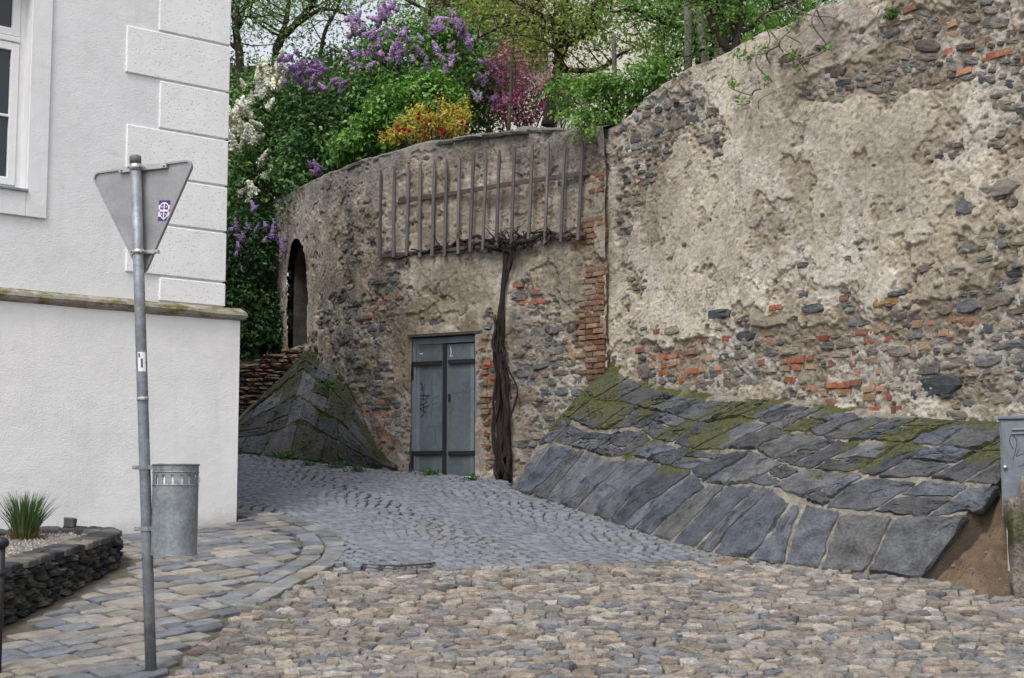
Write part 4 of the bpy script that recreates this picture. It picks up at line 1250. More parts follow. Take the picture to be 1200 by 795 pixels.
finish(nt_, out_, mix(nt_, ramp(nt_, nn, [(.3, (.20, .22, .235)), (.7, (.36, .38, .40))]), ramp(nt_, n2, [(.3, .85), (.7, 1.12)]), 1.0, 'MULTIPLY'), .48, n2, .15, .002, .55, .5)
M_ZINC = zm
mb.put('sill', M_ZINC, win)
# quoins
ys = [-70, -4, 52, 107, 163, 218, 272, 331, 359]
for k in range(len(ys) - 1):
    zt = fpix(260, ys[k], -SB + .03)[1]; zb = fpix(260, ys[k + 1], -SB + .03)[1]
    if k == len(ys) - 2: zb = zc_top + .055
    long_ = k % 2 == 0
    uL = fpix(147 if k % 2 == 0 else 186, (ys[k] + ys[k + 1]) / 2, -SB)[0]
    mb = MB(); fbox(mb, SB - .03, uL, zb + .012, zt - .012, -SB - (0.35 if k % 2 else .6), -SB + .022, .009); mb.put('quoin', M_QUOIN, h)
zt = fpix(260, -70, -SB)[1]; k = 0
while zt + .5 < ZT:
    mb = MB(); fbox(mb, SB - .03, 0.95 if k % 2 else 1.3, zt + .012, zt + .52, -SB - .5, -SB + .032, .012); mb.put('quoin', M_QUOIN, h)
    zt += .53; k += 1
# roof above the picture
M_TILE = stone_mat('clay_tile', (0.17, 0.085, 0.06), 3, 30, (.7, 1.2), (.7, 1.2), .85, .6, .02)
ov = .45
V = [fpt(SB - ov, ZT, -SB + ov), fpt(LU + ov, ZT, -SB + ov), fpt(LU + ov, ZT, -DU - ov), fpt(SB - ov, ZT, -DU - ov), fpt(SB + 4.2, ZT + 4.0, -DU / 2), fpt(LU - 4.2, ZT + 4.0, -DU / 2)]
put('roof', V, [[1, 0, 4, 5], [2, 1, 5], [3, 2, 5, 4], [0, 3, 4], [0, 1, 2, 3]], M_TILE, h)
# ================================================================== STREET FURNITURE
M_GALV = stone_mat('galvanised_steel', (0.21, 0.23, 0.252), 7, 45, (.55, 1.35), (.75, 1.2), .5, .12, .003, .5)
def metalize(m, metal, rough):
    for n in m.node_tree.nodes:
        if n.type == 'BSDF_PRINCIPLED': n.inputs['Metallic'].default_value = metal; n.inputs['Roughness'].default_value = rough
metalize(M_GALV, .35, .55)
M_ALU = stone_mat('aluminium_plate', (0.34, 0.34, 0.35), 4, 70, (.8, 1.15), (.85, 1.12), .5, .06, .002, .5); metalize(M_ALU, .45, .5)
M_STEEL = stone_mat('stainless_clamp', (0.5, 0.5, 0.5), 20, 80, (.85, 1.1), (.9, 1.1), .4, .05, .002, .5); metalize(M_STEEL, .8, .38)
pb_ = G(177, 787); pt_ = P(158.5, 183, 10.72)
ax = (pt_ - pb_) / np.linalg.norm(pt_ - pb_)
def pole_at(py):
    f = np.linspace(0, 1, 400); q = pb_ + f[:, None] * (pt_ - pb_); _, yy = project(q)
    return q[np.argmin(abs(yy - py))]
sg = thing('traffic_sign', pb_, 'back of a triangular grey metal sign on a leaning galvanised pole', 'sign')
RP = 0.0385
mb = MB(); mb.tube([pb_ - ax * .15, pb_ + ax * .9, pb_ + ax * 2.4, pt_ - ax * .02], RP, 24); mb.put('pole', M_GALV, sg, True)
mb = MB(); mb.tube([pt_ - ax * .055, pt_ - ax * .004, pt_ + ax * .004], [RP + .003, RP + .003, RP - .006], 24); mb.put('pole_cap', stone_mat('grey_plastic', (.13, .14, .15), 30, 90, rough=.6, bstr=.05), sg, True)
# plate
a_ = P(113, 207, 10.98); b_ = P(226, 191, 10.56); c_ = P(174, 320, 10.78)
ex = (b_ - a_); ex[2] = 0; ex /= np.linalg.norm(ex)
ez = c_ - (a_ + b_) / 2; ez -= ex * (ez @ ex); ez /= np.linalg.norm(ez)
ey = np.cross(ex, ez); ey = ey if ey[1] < 0 else -ey       # towards the camera
def tri_outline(g):
    pts = []
    A, B, C = [np.array([(q - a_) @ ex, (q - a_) @ ez]) for q in (a_, b_, c_)]
    A[1] = B[1] = (A[1] + B[1]) / 2; C[0] = (A[0] + B[0]) / 2
    cen = (A + B + C) / 3; rr = .045
    for q in (A, B, C):
        d = (cen - q) / np.linalg.norm(cen - q); o = q + d * rr * 1.0
        base_a = math.atan2(-d[1], -d[0])
        for t in np.linspace(-1.0, 1.0, 7): pts.append(o + (rr - g) * np.array([math.cos(base_a + t), math.sin(base_a + t)]) + 0 * d)
    return np.array(pts)
o1 = tri_outline(0.0); o2 = tri_outline(.012); n_ = len(o1)
off = -0.052          # plate sits behind the pole
mid_off = (pole_at(250) - a_) @ ey + off
def pl(o, d): return [a_ + ex * q[0] + ez * q[1] + ey * (mid_off + d) for q in o]
V = pl(o1, -.012) + pl(o1, .012) + pl(o2, .012) + pl(o2, 0.0)
Fc = []
for k in range(3):
    for j in range(n_): kk = (j + 1) % n_; Fc.append([k * n_ + j, k * n_ + kk, (k + 1) * n_ + kk, (k + 1) * n_ + j])
Fc += [[3 * n_ + j for j in range(n_)]]
put('sign_plate', V, Fc, M_ALU, sg)
M_SIGNF = stone_mat('sign_face', (.6, .6, .58), 3, 30, rough=.4, bstr=.02)
put('sign_face', pl(o1, -.0125), [list(range(n_))[::-1]], M_SIGNF, sg)
def ppt(px, py, d): 
    dd = ray(px, py); o = a_ + ey * (mid_off + d); e = np.array([0, 0, EYE])
    t = ((o - e) @ ey) / (dd @ ey); return e + dd * t
def clamp(py, pxl, pxr, pyl, pyr, wid):
    c = pole_at(py)
    mb = MB(); mb.tube([c - ax * wid, c + ax * wid], RP + .004, 24); mb.put('clamp_ring', M_STEEL, sg, True)
    l, r_ = ppt(pxl, pyl, .014), ppt(pxr, pyr, .014); d = (r_ - l); L = np.linalg.norm(d); d /= L
    up = np.cross(d, ey); up /= np.linalg.norm(up)
    mb = MB(); mb.obox((l + r_) / 2, d, ey, up, (L / 2, .012, wid * .9), .003); mb.put('clamp_bar', M_STEEL, sg)
    for q in (l + d * .025, r_ - d * .025):
        mb = MB(); mb.tube([q + ey * .01, q + ey * .022], .011, 6); mb.put('bolt', M_STEEL, sg)
    for sgn in (-1, 1):
        q = c + d * sgn * (RP + .012) + ey * .01
        mb = MB(); mb.tube([q - ey * .02, q + ey * .022], .008, 6); mb.put('bolt', M_STEEL, sg)
clamp(196, 140, 196, 200, 194, .022); clamp(296, 154, 186, 297, 295, .016)
# stickers: purple one with a white quartered shield, small white one on the pole
def flat(nm, name, color, polys, parent, rough=.45):
    m, nt, out = new_mat(name); finish(nt, out, color, rough); 
    mb = MB()
    for q in polys: mb.add(q, [list(range(len(q)))])
    return mb.put(nm, m, parent)
sx, sz = ppt(198, 236, 0), ppt(187, 237, 0)
s0 = ppt(192.3, 247, .0015)
hx = np.linalg.norm(ppt(199, 247, 0) - ppt(186, 247, 0)) / 2; hz = np.linalg.norm(ppt(192, 259, 0) - ppt(192, 235, 0)) / 2
tilt = math.radians(-5)
exx = ex * math.cos(tilt) - ez * math.sin(tilt) * 1; ezz = ez * math.cos(tilt) + ex * math.sin(tilt)
def sq(x0, x1, z0, z1, d=.0): return [s0 + exx * a * hx + ezz * b * hz + ey * d for a, b in ((x0, z0), (x1, z0), (x1, z1), (x0, z1))]
def shield(k, d): return [s0 + exx * a * hx * k + ezz * b * hz * k + ey * d for a, b in ((-.72, -.42), (-.45, -.66), (0, -.74), (.45, -.66), (.72, -.42), (.74, 0), (.6, .42), (.3, .68), (0, .8), (-.3, .68), (-.6, .42), (-.74, 0))]
flat('sticker', 'sticker_purple', (.075, .025, .22), [sq(-1, 1, -1, 1)], sg)
flat('sticker', 'sticker_white', (.68, .68, .70), [sq(-1, 1, -.55, .6, .0008)], sg)
flat('sticker', 'sticker_red', (.42, .05, .06), [sq(-1, -.8, -.12, .12, .0014), sq(.8, 1, -.12, .12, .0014)], sg)
flat('sticker', 'sticker_shield_rim', (.7, .7, .72), [shield(1.12, .0014)], sg)
flat('sticker', 'sticker_shield', (.075, .025, .22), [shield(.95, .002)], sg)
flat('sticker', 'sticker_cross', (.7, .7, .72), [sq(-.1, .1, -.7, .72, .0026), sq(-.68, .68, -.1, .1, .0028), sq(-.5, -.3, -.45, -.3, .003), sq(.3, .5, -.45, -.3, .003), sq(-.42, -.28, .25, .42, .003), sq(.26, .42, .25, .42, .003)], sg)
def pole_patch(nm, mname, col, y0, y1, a0, a1, dr):
    m, nt, out = new_mat(mname); finish(nt, out, col, .5)
    q0, q1 = pole_at(y0), pole_at(y1); V = []; n = 8
    for q in (q0, q1):
        for a in np.linspace(a0, a1, n): V.append(q + (RP + dr) * np.array([math.sin(a), -math.cos(a), 0]))
    return put(nm, V, [[j, j + 1, n + j + 1, n + j] for j in range(n - 1)], m, sg, True)
pole_patch('sticker', 'pole_sticker_white', (.72, .72, .72), 413, 436, -.45, 1.0, .0012)
pole_patch('sticker', 'pole_sticker_mark', (.07, .09, .2), 421, 431, .1, .45, .002)
pole_patch('sticker', 'pole_sticker_mark_small', (.1, .03, .1), 415, 419, -.3, 0, .002)
mb = MB(); c = pole_at(467.5); mb.tube([c - ax * .012, c + ax * .012], RP + .003, 24); mb.put('band', M_STEEL, sg, True)
mb = MB(); mb.obox(c + np.array([.008, -RP - .006, 0]), (1, 0, 0), (0, 1, 0), (0, 0, 1), (.018, .006, .009), .002); mb.put('band_buckle', M_STEEL, sg)

# litter bin hung on the pole
bc = P(205, 600, pole_at(600)[1] + .02)
ztop = P(205, 545, bc[1])[2]; zbot = P(205, 651, bc[1])[2]; RB = .158
bn = thing('litter_bin', (bc[0], bc[1], zbot), 'round galvanised litter bin clamped to the sign pole above slab paving', 'litter bin')
M_BIN = stone_mat('bin_zinc', (0.215, 0.235, 0.25), 5, 40, (.6, 1.35), (.75, 1.22), .5, .12, .003, .5); metalize(M_BIN, .4, .5)
nS = 48
def cyl(z0, z1, r0, r1, seg=None, thick=.003):
    mb = MB()
    rng_ = range(nS) if seg is None else seg
    for j in rng_:
        a0, a1 = j / nS * 2 * math.pi, (j + 1) / nS * 2 * math.pi
        q = []
        for (rr, z) in ((r0, z0), (r1, z1)):
            for a in (a0, a1): q.append((bc[0] + rr * math.cos(a), bc[1] + rr * math.sin(a), z))
        for (rr, z) in ((r0 - thick, z0), (r1 - thick, z1)):
            for a in (a0, a1): q.append((bc[0] + rr * math.cos(a), bc[1] + rr * math.sin(a), z))
        mb.add(q, [[0, 1, 3, 2], [5, 4, 6, 7], [0, 2, 6, 4], [1, 5, 7, 3], [2, 3, 7, 6], [0, 4, 5, 1]])
    return mb
zs0, zs1 = P(205, 568, bc[1])[2], P(205, 557, bc[1])[2]
mb = cyl(zbot, zs0, RB, RB); a = np.arange(nS) / nS * 2 * math.pi
mb.add([(bc[0] + RB * math.cos(t) * .99, bc[1] + RB * math.sin(t) * .99, zbot + .012) for t in a], [list(range(nS))]); mb.put('bin_body', M_BIN, bn)
cyl(zs0, zs1, RB, RB, [j for j in range(nS) if j % 3 != 0]).put('slotted_band', M_BIN, bn)
cyl(zs1, ztop, RB, RB).put('bin_top', M_BIN, bn)
for z, dr in ((ztop, .007), (zs0 - .006, .004), (zs1 + .02, .004), (zbot + .004, .004)):
    mb = MB(); V, Fc = tubegeo([(bc[0] + (RB + .001) * math.cos(t), bc[1] + (RB + .001) * math.sin(t), z) for t in np.linspace(0, 2 * math.pi, 49)], dr, 6, False); mb.add(V, Fc); mb.put('bead_rim', M_BIN, bn, True)
flat_bag = MB(); V, Fc = tubegeo([(bc[0], bc[1], z) for z in np.linspace(zbot + .2, zs1 + .01, 4)], RB - .012, 24, True); flat_bag.add(V, Fc); flat_bag.put('bin_liner', plaster_mat('white_liner', (.62, .62, .62)), bn, True)
for py in (548, 620):
    c = pole_at(py); d = np.array([bc[0] - c[0], bc[1] - c[1], 0]); L = np.linalg.norm(d); d /= L; nn_ = np.array([-d[1], d[0], 0])
    mb = MB(); mb.tube([c - ax * .014, c + ax * .014], RP + .005, 24)
    mb.obox(c + d * (L - RB + RP) / 2 - nn_ * .03, d, nn_, (0, 0, 1), ((L - RB + .10) / 2, .004, .014), .001)
    mb.obox(c - d * (RP + .025), d, nn_, (0, 0, 1), (.022, .005, .014), .001)
    mb.put('bracket', M_BIN, bn)
    mb = MB(); q = c - d * (RP + .03); mb.tube([q - nn_ * .016, q + nn_ * .016], .008, 6); mb.put('bolt', M_STEEL, bn)
a = -.25
q = np.array([bc[0] + RB + .003, bc[1] - .02, (zs0 + zs1) / 2]); mb = MB(); mb.tube([q + np.array([.012 * math.sin(t), 0, .02 * math.cos(t)]) for t in np.linspace(0, 2 * math.pi, 14)], .003, 6); mb.put('latch_ring', M_STEEL, bn, True)

# thin black railing post at the planter
bx_ = P(-1, 700, 10.75); g_ = float(gz(bx_[0], 10.75)); ztp = P(0, 634, 10.75)[2]
bo = thing('railing_post', (bx_[0], bx_[1], g_), 'black painted iron post with rounded collar and cap before the planter', 'post')
M_BLACK = stone_mat('black_iron_paint', (.02, .02, .022), 20, 80, rough=.45, bstr=.15, bdist=.003)
mb = MB(); mb.tube([(bx_[0], bx_[1], g_ - .05), (bx_[0], bx_[1], ztp - .02)], .031, 16); mb.put('shaft', M_BLACK, bo, True)
mb = MB(); mb.tube([(bx_[0], bx_[1], ztp - .05 + d) for d in (0, .015, .04, .062, .075, .08)], [.034, .05, .056, .045, .024, .004], 16); mb.put('cap', M_BLACK, bo, True)
zr = P(0, 672, 10.75)[2]; mb = MB(); mb.tube([(bx_[0], bx_[1], zr + d) for d in (-.02, -.008, .008, .02)], [.033, .042, .042, .033], 16); mb.put('collar', M_BLACK, bo, True)

# ================================================================== PLANTER
WP = WallCurve(PLANTER_PATH, 1)
if (np.array([0.0, 13.0]) - WP.xy[300]) @ WP.n[300] < 0: WP.n = -WP.n
topP = lambda y: 0.67 + 0.087 * (y - 12.1)
pc = PLANTER_PATH[60]
pln = thing('stone_planter', (pc[0], pc[1], float(gz(*pc))), 'low curved planter of stacked dark slate before the white house', 'planter')
r = np.random.default_rng(44)
SP_ = StoneSet()
for k in range(9):
    u = r.uniform(0, .2)
    while u < WP.L:
        w = r.uniform(.09, .3); hh = r.uniform(.05, .078)
        xy, n = WP.at(u + w / 2); g0 = float(gz(*xy)); zt = topP(xy[1]) - .05
        nc = max(3, round((zt - g0) / .066)); ch = (zt - g0 + .02) / nc
        if k < nc:
            c = np.array([(.04, .042, .045), (.055, .055, .052), (.075, .07, .058), (.05, .05, .056), (.105, .095, .065)][r.choice(5, p=[.34, .28, .15, .15, .08])]) * r.uniform(.7, 1.25)
            SP_.add(WP, u + w / 2, g0 - .02 + ch * (k + .5), w - .006, ch * r.uniform(.84, .99), .07, -.045 + r.normal(0, .012), r.normal(0, .04), False, c)
        u += w
SP_.emit(pln, 'stone_infill', r)
V = []; Fc = []; ns = 120
for u in np.linspace(0, WP.L, ns):
    xy, n = WP.at(u); zt = topP(xy[1])
    for off, z in ((-.03, float(gz(*xy)) - .1), (-.03, zt - .03), (-.27, zt - .03), (-.27, zt - .5)): V.append(WP.pt(u, z, off))
for i in range(ns - 1):
    for j in range(3): Fc.append([i * 4 + j, i * 4 + 1 + j, i * 4 + 5 + j, i * 4 + 4 + j])
put('wall_core', V, Fc, stone_mat('dark_mortar', (.17, .155, .115), 10, 70, bstr=.8), pln)
u = 0.0
while u < WP.L:
    l = r.uniform(.14, .34)
    for (o0, o1) in (((.015, -.13), (-.15, -.28)) if r.random() < .55 else ((.02, -.27),)):
        q = [WP.pt(u + a, 0, o)[:2] for a, o in ((.012, o0), (l / 2, o0 + r.normal(.004, .008)), (l - .012, o0), (l - .012, o1), (l / 2, o1), (.012, o1))]
        q = np.array(q) + r.normal(0, .006, (6, 2)); c = q.mean(0)
        V, Fc = dome_geo(round_poly([tuple(x) for x in q], .16) - c, [-.045, .0, .012, .014], [1, 1, .93, .5], .003, r)
        V[:, 2] += V[:, 1] * .08
        cc_ = np.array([(.05, .052, .058), (.075, .075, .075), (.1, .1, .1), (.13, .125, .11)][r.choice(4, p=[.4, .3, .2, .1])]) * r.uniform(.75, 1.15)
        o = link('cap_stone', make_mesh('cap_stone', V, Fc, M_RUB, False), (c[0], c[1], topP(c[1]) - .005), pln, cc_)
    u += l
# gravel bed
ins_p = [tuple(WP.pt(t, 0, -.2)[:2]) for t in np.linspace(0, WP.L, 80)]
gxs = np.arange(-7, -3.7, .12); gys = np.arange(9.2, 15.3, .12)
def gz_bed(x, y): return topP(y) - .035
bed_ = height_sheet('gravel_base', gxs, gys, lambda X, Y: gz_bed(X, Y) - .01, stone_mat('gravel_soil', (.2, .18, .15), 10, 60), lambda x, y: inpoly(x, y, ins_p + [(-7.5, 13.5), (-7.5, 9)]))
bed_.parent = pln; bed_.location = [float(v) for v in (wloc(bed_) - wloc(pln))]
mb = MB(); poly_p = ins_p + [(-7.5, 13.5), (-7.5, 9)]
xs_ = r.uniform(-6.2, -3.8, 9000); ys_ = r.uniform(10.5, 15.2, 9000)
kk_ = inpoly(xs_, ys_, poly_p)
tet = np.array([(1, 0, -.3), (-.5, .87, -.3), (-.5, -.87, -.3), (.1, 0, .8)]); tf = [[0, 1, 3], [1, 2, 3], [2, 0, 3]]
for x, y in zip(xs_[kk_], ys_[kk_]):
    s_ = r.uniform(.010, .022); a = r.uniform(0, 6.3); ro = np.array([[math.cos(a), math.sin(a), 0], [-math.sin(a), math.cos(a), 0], [0, 0, 1]])
    cl = np.array([(.36, .33, .29), (.26, .24, .22), (.42, .4, .37), (.3, .25, .2), (.2, .2, .2)][r.integers(5)]) * r.uniform(.7, 1.1)
    mb.add((tet * r.uniform(.6, 1.3, (4, 3))) @ ro * s_ + np.array([x, y, float(gz_bed(x, y))]), tf, cl)
tag(mb.put('gravel', M_COBBLE_A, pln), kind='stuff')
# loose granite cube on the planter edge
q = P(82, 613, 15.2); V, Fc = boxgeo((.055, .05, .048), .01)
bl = put('stone_block', V * r.uniform(.85, 1.12, V.shape) + np.array([q[0], q[1], topP(15.2) + .052]), Fc, M_RUB, None, color=(.11, .105, .105)); tag(bl, 'small loose granite cube lying on the planter rim', 'stone')
# ornamental grass
gr = thing('ornamental_grass', (P(28, 640, 14.55)[0], 14.55, gz_bed(0, 14.55)), 'tall green ornamental grass clump growing in planter gravel', 'grass clump')
def blades(n, c, rad, hgt, sway, wid, seed, cols):
    r = np.random.default_rng(seed); mb = MB()
    for _ in range(n):
        a = r.uniform(0, 6.283); d = r.uniform(0, 1) ** .7
        b = np.array([c[0] + math.cos(a) * d * rad, c[1] + math.sin(a) * d * rad, c[2] - .01])
        L = hgt * r.uniform(.55, 1.05); lean = sway * d * r.uniform(.5, 1.5)
        s_ = np.array([-math.sin(a), math.cos(a), 0]) if r.random() < .5 else np.array([1, 0, 0])
        pts = [b + np.array([math.cos(a), math.sin(a), 0]) * lean * t ** 2 + np.array([0, 0, L * t * (1 - .18 * t * lean / max(hgt, .01))]) for t in (0, .3, .6, .85, 1)]
        V = []; w = wid * r.uniform(.7, 1.2)
        for t, q in zip((1, 1, .8, .5, .05), pts): V += [q - s_ * w * t, q + s_ * w * t]
        mb.add(V, [[i * 2, i * 2 + 1, i * 2 + 3, i * 2 + 2] for i in range(4)], np.array(cols[r.integers(len(cols))]) * r.uniform(.7, 1.2))
    return mb
def leaf_material(name, rough=.55, trans=.45):
    m, nt, out = new_mat(name)
    c = src_color(nt, 'attr')
    d = N(nt, 'ShaderNodeBsdfPrincipled'); d.inputs['Roughness'].default_value = rough; d.inputs['Specular IOR Level'].default_value = .3
    t = N(nt, 'ShaderNodeBsdfTranslucent'); mx = N(nt, 'ShaderNodeMixShader'); mx.inputs[0].default_value = trans
    nt.links.new(c, d.inputs['Base Color']); nt.links.new(c, t.inputs['Color']); nt.links.new(d.outputs[0], mx.inputs[1]); nt.links.new(t.outputs[0], mx.inputs[2]); nt.links.new(mx.outputs[0], out.inputs['Surface'])
    return m
M_LEAF = leaf_material('leaf')
gc = wloc(gr)
blades(420, gc, .11, .47, .2, .0045, 3, [(.07, .13, .045), (.09, .16, .06), (.12, .2, .08), (.05, .1, .035)]).put('blades', M_LEAF, gr)
blades(160, gc, .13, .12, .1, .005, 4, [(.26, .13, .05), (.2, .1, .04)]).put('dry_blades', M_LEAF, gr)

# ================================================================== CELLAR DOOR
dA = WD.at(DS0)[0]; dB = WD.at(DS1)[0]          # right and left jamb
DT = (dA - dB) / np.linalg.norm(dA - dB)        # to the right along the door
DN = np.array([DT[1], -DT[0]]); DN = DN if DN[1] < 0 else -DN
def dpt(u, z, o): q = dB + DT * u + DN * o; return np.array([q[0], q[1], z])
def dpix(px, py, o=0.0):
    d = ray(px, py); b = dB + DN * o; t = (b @ DN) / (d[:2] @ DN); q = d * t
    return (q[:2] - dB) @ DT, q[2] + EYE
def dbox(mb, px0, px1, py0, py1, o0, o1, bev=.003):
    pm, ym = (px0 + px1) / 2, (py0 + py1) / 2
    u0 = dpix(px0, ym, o1)[0]; u1 = dpix(px1, ym, o1)[0]; z1 = dpix(pm, py0, o1)[1]; z0 = dpix(pm, py1, o1)[1]
    c = dpt((u0 + u1) / 2, (z0 + z1) / 2, (o0 + o1) / 2)
    return mb.obox(c, (DT[0], DT[1], 0), (DN[0], DN[1], 0), (0, 0, 1), ((u1 - u0) / 2, (o1 - o0) / 2, (z1 - z0) / 2), bev)
def door_paint(name, col):
    m, nt, out = new_mat(name)
    p = world_pos(nt); n1 = noise(nt, p, 2.2, 6, .65); n2 = noise(nt, p, 22, 5, .65); n3 = noise(nt, world_pos(nt, (1, 1, .25)), 9, 5, .6)
    c = mix(nt, col, ramp(nt, n1, [(.3, .78), (.72, 1.2)]), 1.0, 'MULTIPLY'); c = mix(nt, c, ramp(nt, n2, [(.3, .85), (.7, 1.12)]), 1.0, 'MULTIPLY')
    c = mix(nt, c, (col[0] * .45, col[1] * .45, col[2] * .43), ramp(nt, n3, [(.56, 0.0), (.75, .6)]))
    c = mix(nt, c, (.34, .37, .39), ramp(nt, n2, [(.68, 0.0), (.78, .5)]))
    finish(nt, out, c, .6, n2, .2, .004, .1, .4); return m
M_DOOR = door_paint('grey_door_sheet', (.098, .124, .138)); M_DFR = door_paint('door_frame_paint', (.15, .18, .195))
zb_mid = dpix(520, 558)[1]
door = thing('cellar_door', dpt(.48, zb_mid, 0), 'grey blue sheet metal double door with black strap hinges and scrawled graffiti', 'door')
mb = MB(); dbox(mb, 480.5, 487, 397, 557, -.1, -.005); mb.put('jamb', M_DFR, door)
mb = MB(); dbox(mb, 556, 563.5, 393, 561, -.1, -.003); mb.put('jamb', M_DFR, door)
mb = MB(); dbox(mb, 487.3, 555.7, 395, 402.5, -.1, -.012); mb.put('header', M_DFR, door)
mb = MB(); dbox(mb, 477.5, 565.5, 389.8, 393.3, -.08, .075); mb.put('sheet_lintel', M_IRON, door)
mb = MB(); dbox(mb, 487, 556, 557.5, 563, -.15, -.03); mb.put('threshold', M_RUB, door)
for (x0, x1, hx0, hx1, sgn) in ((487.4, 519.5, 482, 516.5, -1), (521.8, 555.6, 525, 561, 1)):
    mb = MB(); dbox(mb, x0, x1, 403, 557 if sgn < 0 else 559, -.07, -.03, .004); leaf = mb.put('door_leaf', M_DOOR, door)
    xx = x0 + .2 if sgn < 0 else x1 - 4.2
    mb = MB(); dbox(mb, xx, xx + 4, 403.5, 556, -.03, -.024, .002); mb.put('edge_strip', M_DFR, leaf)
    for y in ((426, 531) if sgn < 0 else (423.5, 531)):
        mb = MB(); dbox(mb, hx0, hx1, y - 2.5, y + 2.5, -.024, .008, .002); mb.put('strap_hinge', M_BLACK, leaf)
        hx = hx0 + 1 if sgn < 0 else hx1 - 1.5
        mb = MB(); dbox(mb, hx - 1.2, hx + 1.2, y + 2.8, y + 19, -.003, .012, .002); mb.put('hinge_plate', M_BLACK, leaf)
mb = MB(); dbox(mb, 518.3, 522.6, 402.8, 557.5, -.035, -.008, .003); mb.put('cover_strip', M_BLACK, door)
mb = MB(); dbox(mb, 525, 527.5, 462, 471, -.03, -.015, .002); mb.put('lock_plate', M_BLACK, door)
def strokes(name, mat, lines, rad, o=-.0275):
    mb = MB()
    for L in lines:
        pts = [dpt(*dpix(x, y, o), o) for x, y in L]
        if len(pts) == 2: pts.insert(1, (pts[0] + pts[1]) / 2)
        V = []
        for i, q in enumerate(pts):
            t = pts[min(i + 1, len(pts) - 1)] - pts[max(i - 1, 0)]; t /= np.linalg.norm(t) + 1e-9
            s_ = np.cross(t, np.array([DN[0], DN[1], 0])); V += [q - s_ * rad, q + s_ * rad]
        mb.add(V, [[i * 2, i * 2 + 1, i * 2 + 3, i * 2 + 2] for i in range(len(pts) - 1)])
    return mb.put(name, mat, door)
gm_, nt_, out_ = new_mat('graffiti_grey'); finish(nt_, out_, (.075, .095, .105), .7); M_GRAF = gm_
gm_, nt_, out_ = new_mat('graffiti_black'); finish(nt_, out_, (.028, .03, .034), .7); M_GRAFB = gm_
gm_, nt_, out_ = new_mat('chalk_white'); finish(nt_, out_, (.5, .53, .55), .8); M_CHALK = gm_
def z4(L): return [(470 + x / 4.185, 380 + y / 4.185) for x, y in L]
strokes('graffiti', M_GRAF, [z4(L) for L in [[(88, 235), (82, 345)], [(88, 238), (118, 250), (112, 275), (86, 285), (118, 300), (110, 335), (82, 345)], [(150, 345), (152, 255), (172, 300), (190, 240), (192, 330)], [(155, 360), (148, 455)], [(155, 362), (190, 352)], [(152, 395), (182, 385)], [(98, 490), (108, 575), (140, 490)], [(130, 505), (196, 500)], [(166, 505), (170, 590)]]], .0085)
strokes('graffiti', M_GRAFB, [z4(L) for L in [[(85, 290), (120, 300), (95, 325)], [(100, 285), (108, 330)], [(65, 350), (140, 352)], [(88, 335), (80, 385)], [(112, 335), (108, 375)], [(75, 362), (118, 372), (138, 345)], [(100, 380), (92, 415), (140, 400)], [(95, 400), (130, 380)], [(88, 415), (122, 432), (98, 455)], [(110, 395), (112, 440)]]], .009)
strokes('graffiti', M_GRAF, [z4(L) for L in [[(250, 340), (352, 330)], [(270, 335), (296, 395), (345, 245)], [(345, 245), (322, 270)], [(345, 245), (350, 290)], [(300, 290), (345, 330)], [(240, 380), (250, 440), (238, 480)], [(232, 400), (258, 420)], [(235, 440), (260, 405)]]], .007)
strokes('graffiti', M_CHALK, [z4(L) for L in [[(80, 143), (108, 147)], [(242, 110), (246, 140), (240, 158), (254, 155)]]], .008)

# ================================================================== TRELLIS
M_TREL = stone_mat('weathered_lath', 'object', 10, 70, (.7, 1.2), (.75, 1.2), .9, .6, .006, .2, (1, 1, .2))
tr_ = thing('trellis', WD.pt(*WD.pix(575, 300), .08), 'weathered grey wooden trellis of upright laths fixed on the plaster wall', 'trellis')
bx = [453, 468, 483, 497, 511.5, 526, 541.7, 556.5, 572.5, 588.5, 606, 626, 645.5, 664, 685]
ty = [201, 198, 196, 193, 190, 189, 185, 183, 180, 177.5, 173.6, 171.5, 169, 167.5, 167.5]
by = [303, 303, 301, 303, 302, 302, 299, 297, 294, 290, 287, 285, 288, 285, 283]
r = np.random.default_rng(2)
for x, a, b in zip(bx, ty, by):
    xt = x + (x - 453) / 232 * 4.5 + 1 + r.normal(0, .5)
    o = .125
    p0 = WD.pt(*WD.pix(x, b), o); p1 = WD.pt(*WD.pix(xt, a), o)
    d = p1 - p0; L = np.linalg.norm(d); d /= L
    n = np.array([*WD.at(WD.pix(x, b)[0])[1], 0]); s_ = np.cross(d, n); s_ /= np.linalg.norm(s_); n = np.cross(s_, d)
    hw, ht = r.uniform(.019, .023), .013
    V = []
    for f, w in ((0, 1), (.33, 1), (.66, .97), (.93, .95), (1.0, .25)):
        q = p0 + d * L * f + s_ * r.normal(0, .003)
        for a_, b_ in ((-1, -1), (1, -1), (1, 1), (-1, 1)): V.append(q + s_ * hw * w * a_ + n * ht * b_)
    Fc = [[i * 4 + j, i * 4 + (j + 1) % 4, i * 4 + 4 + (j + 1) % 4, i * 4 + 4 + j] for i in range(4) for j in range(4)] + [[3, 2, 1, 0], [16, 17, 18, 19]]
    put('lath', V, Fc, M_TREL, tr_, color=np.array((.145, .13, .126)) * r.uniform(.75, 1.15))
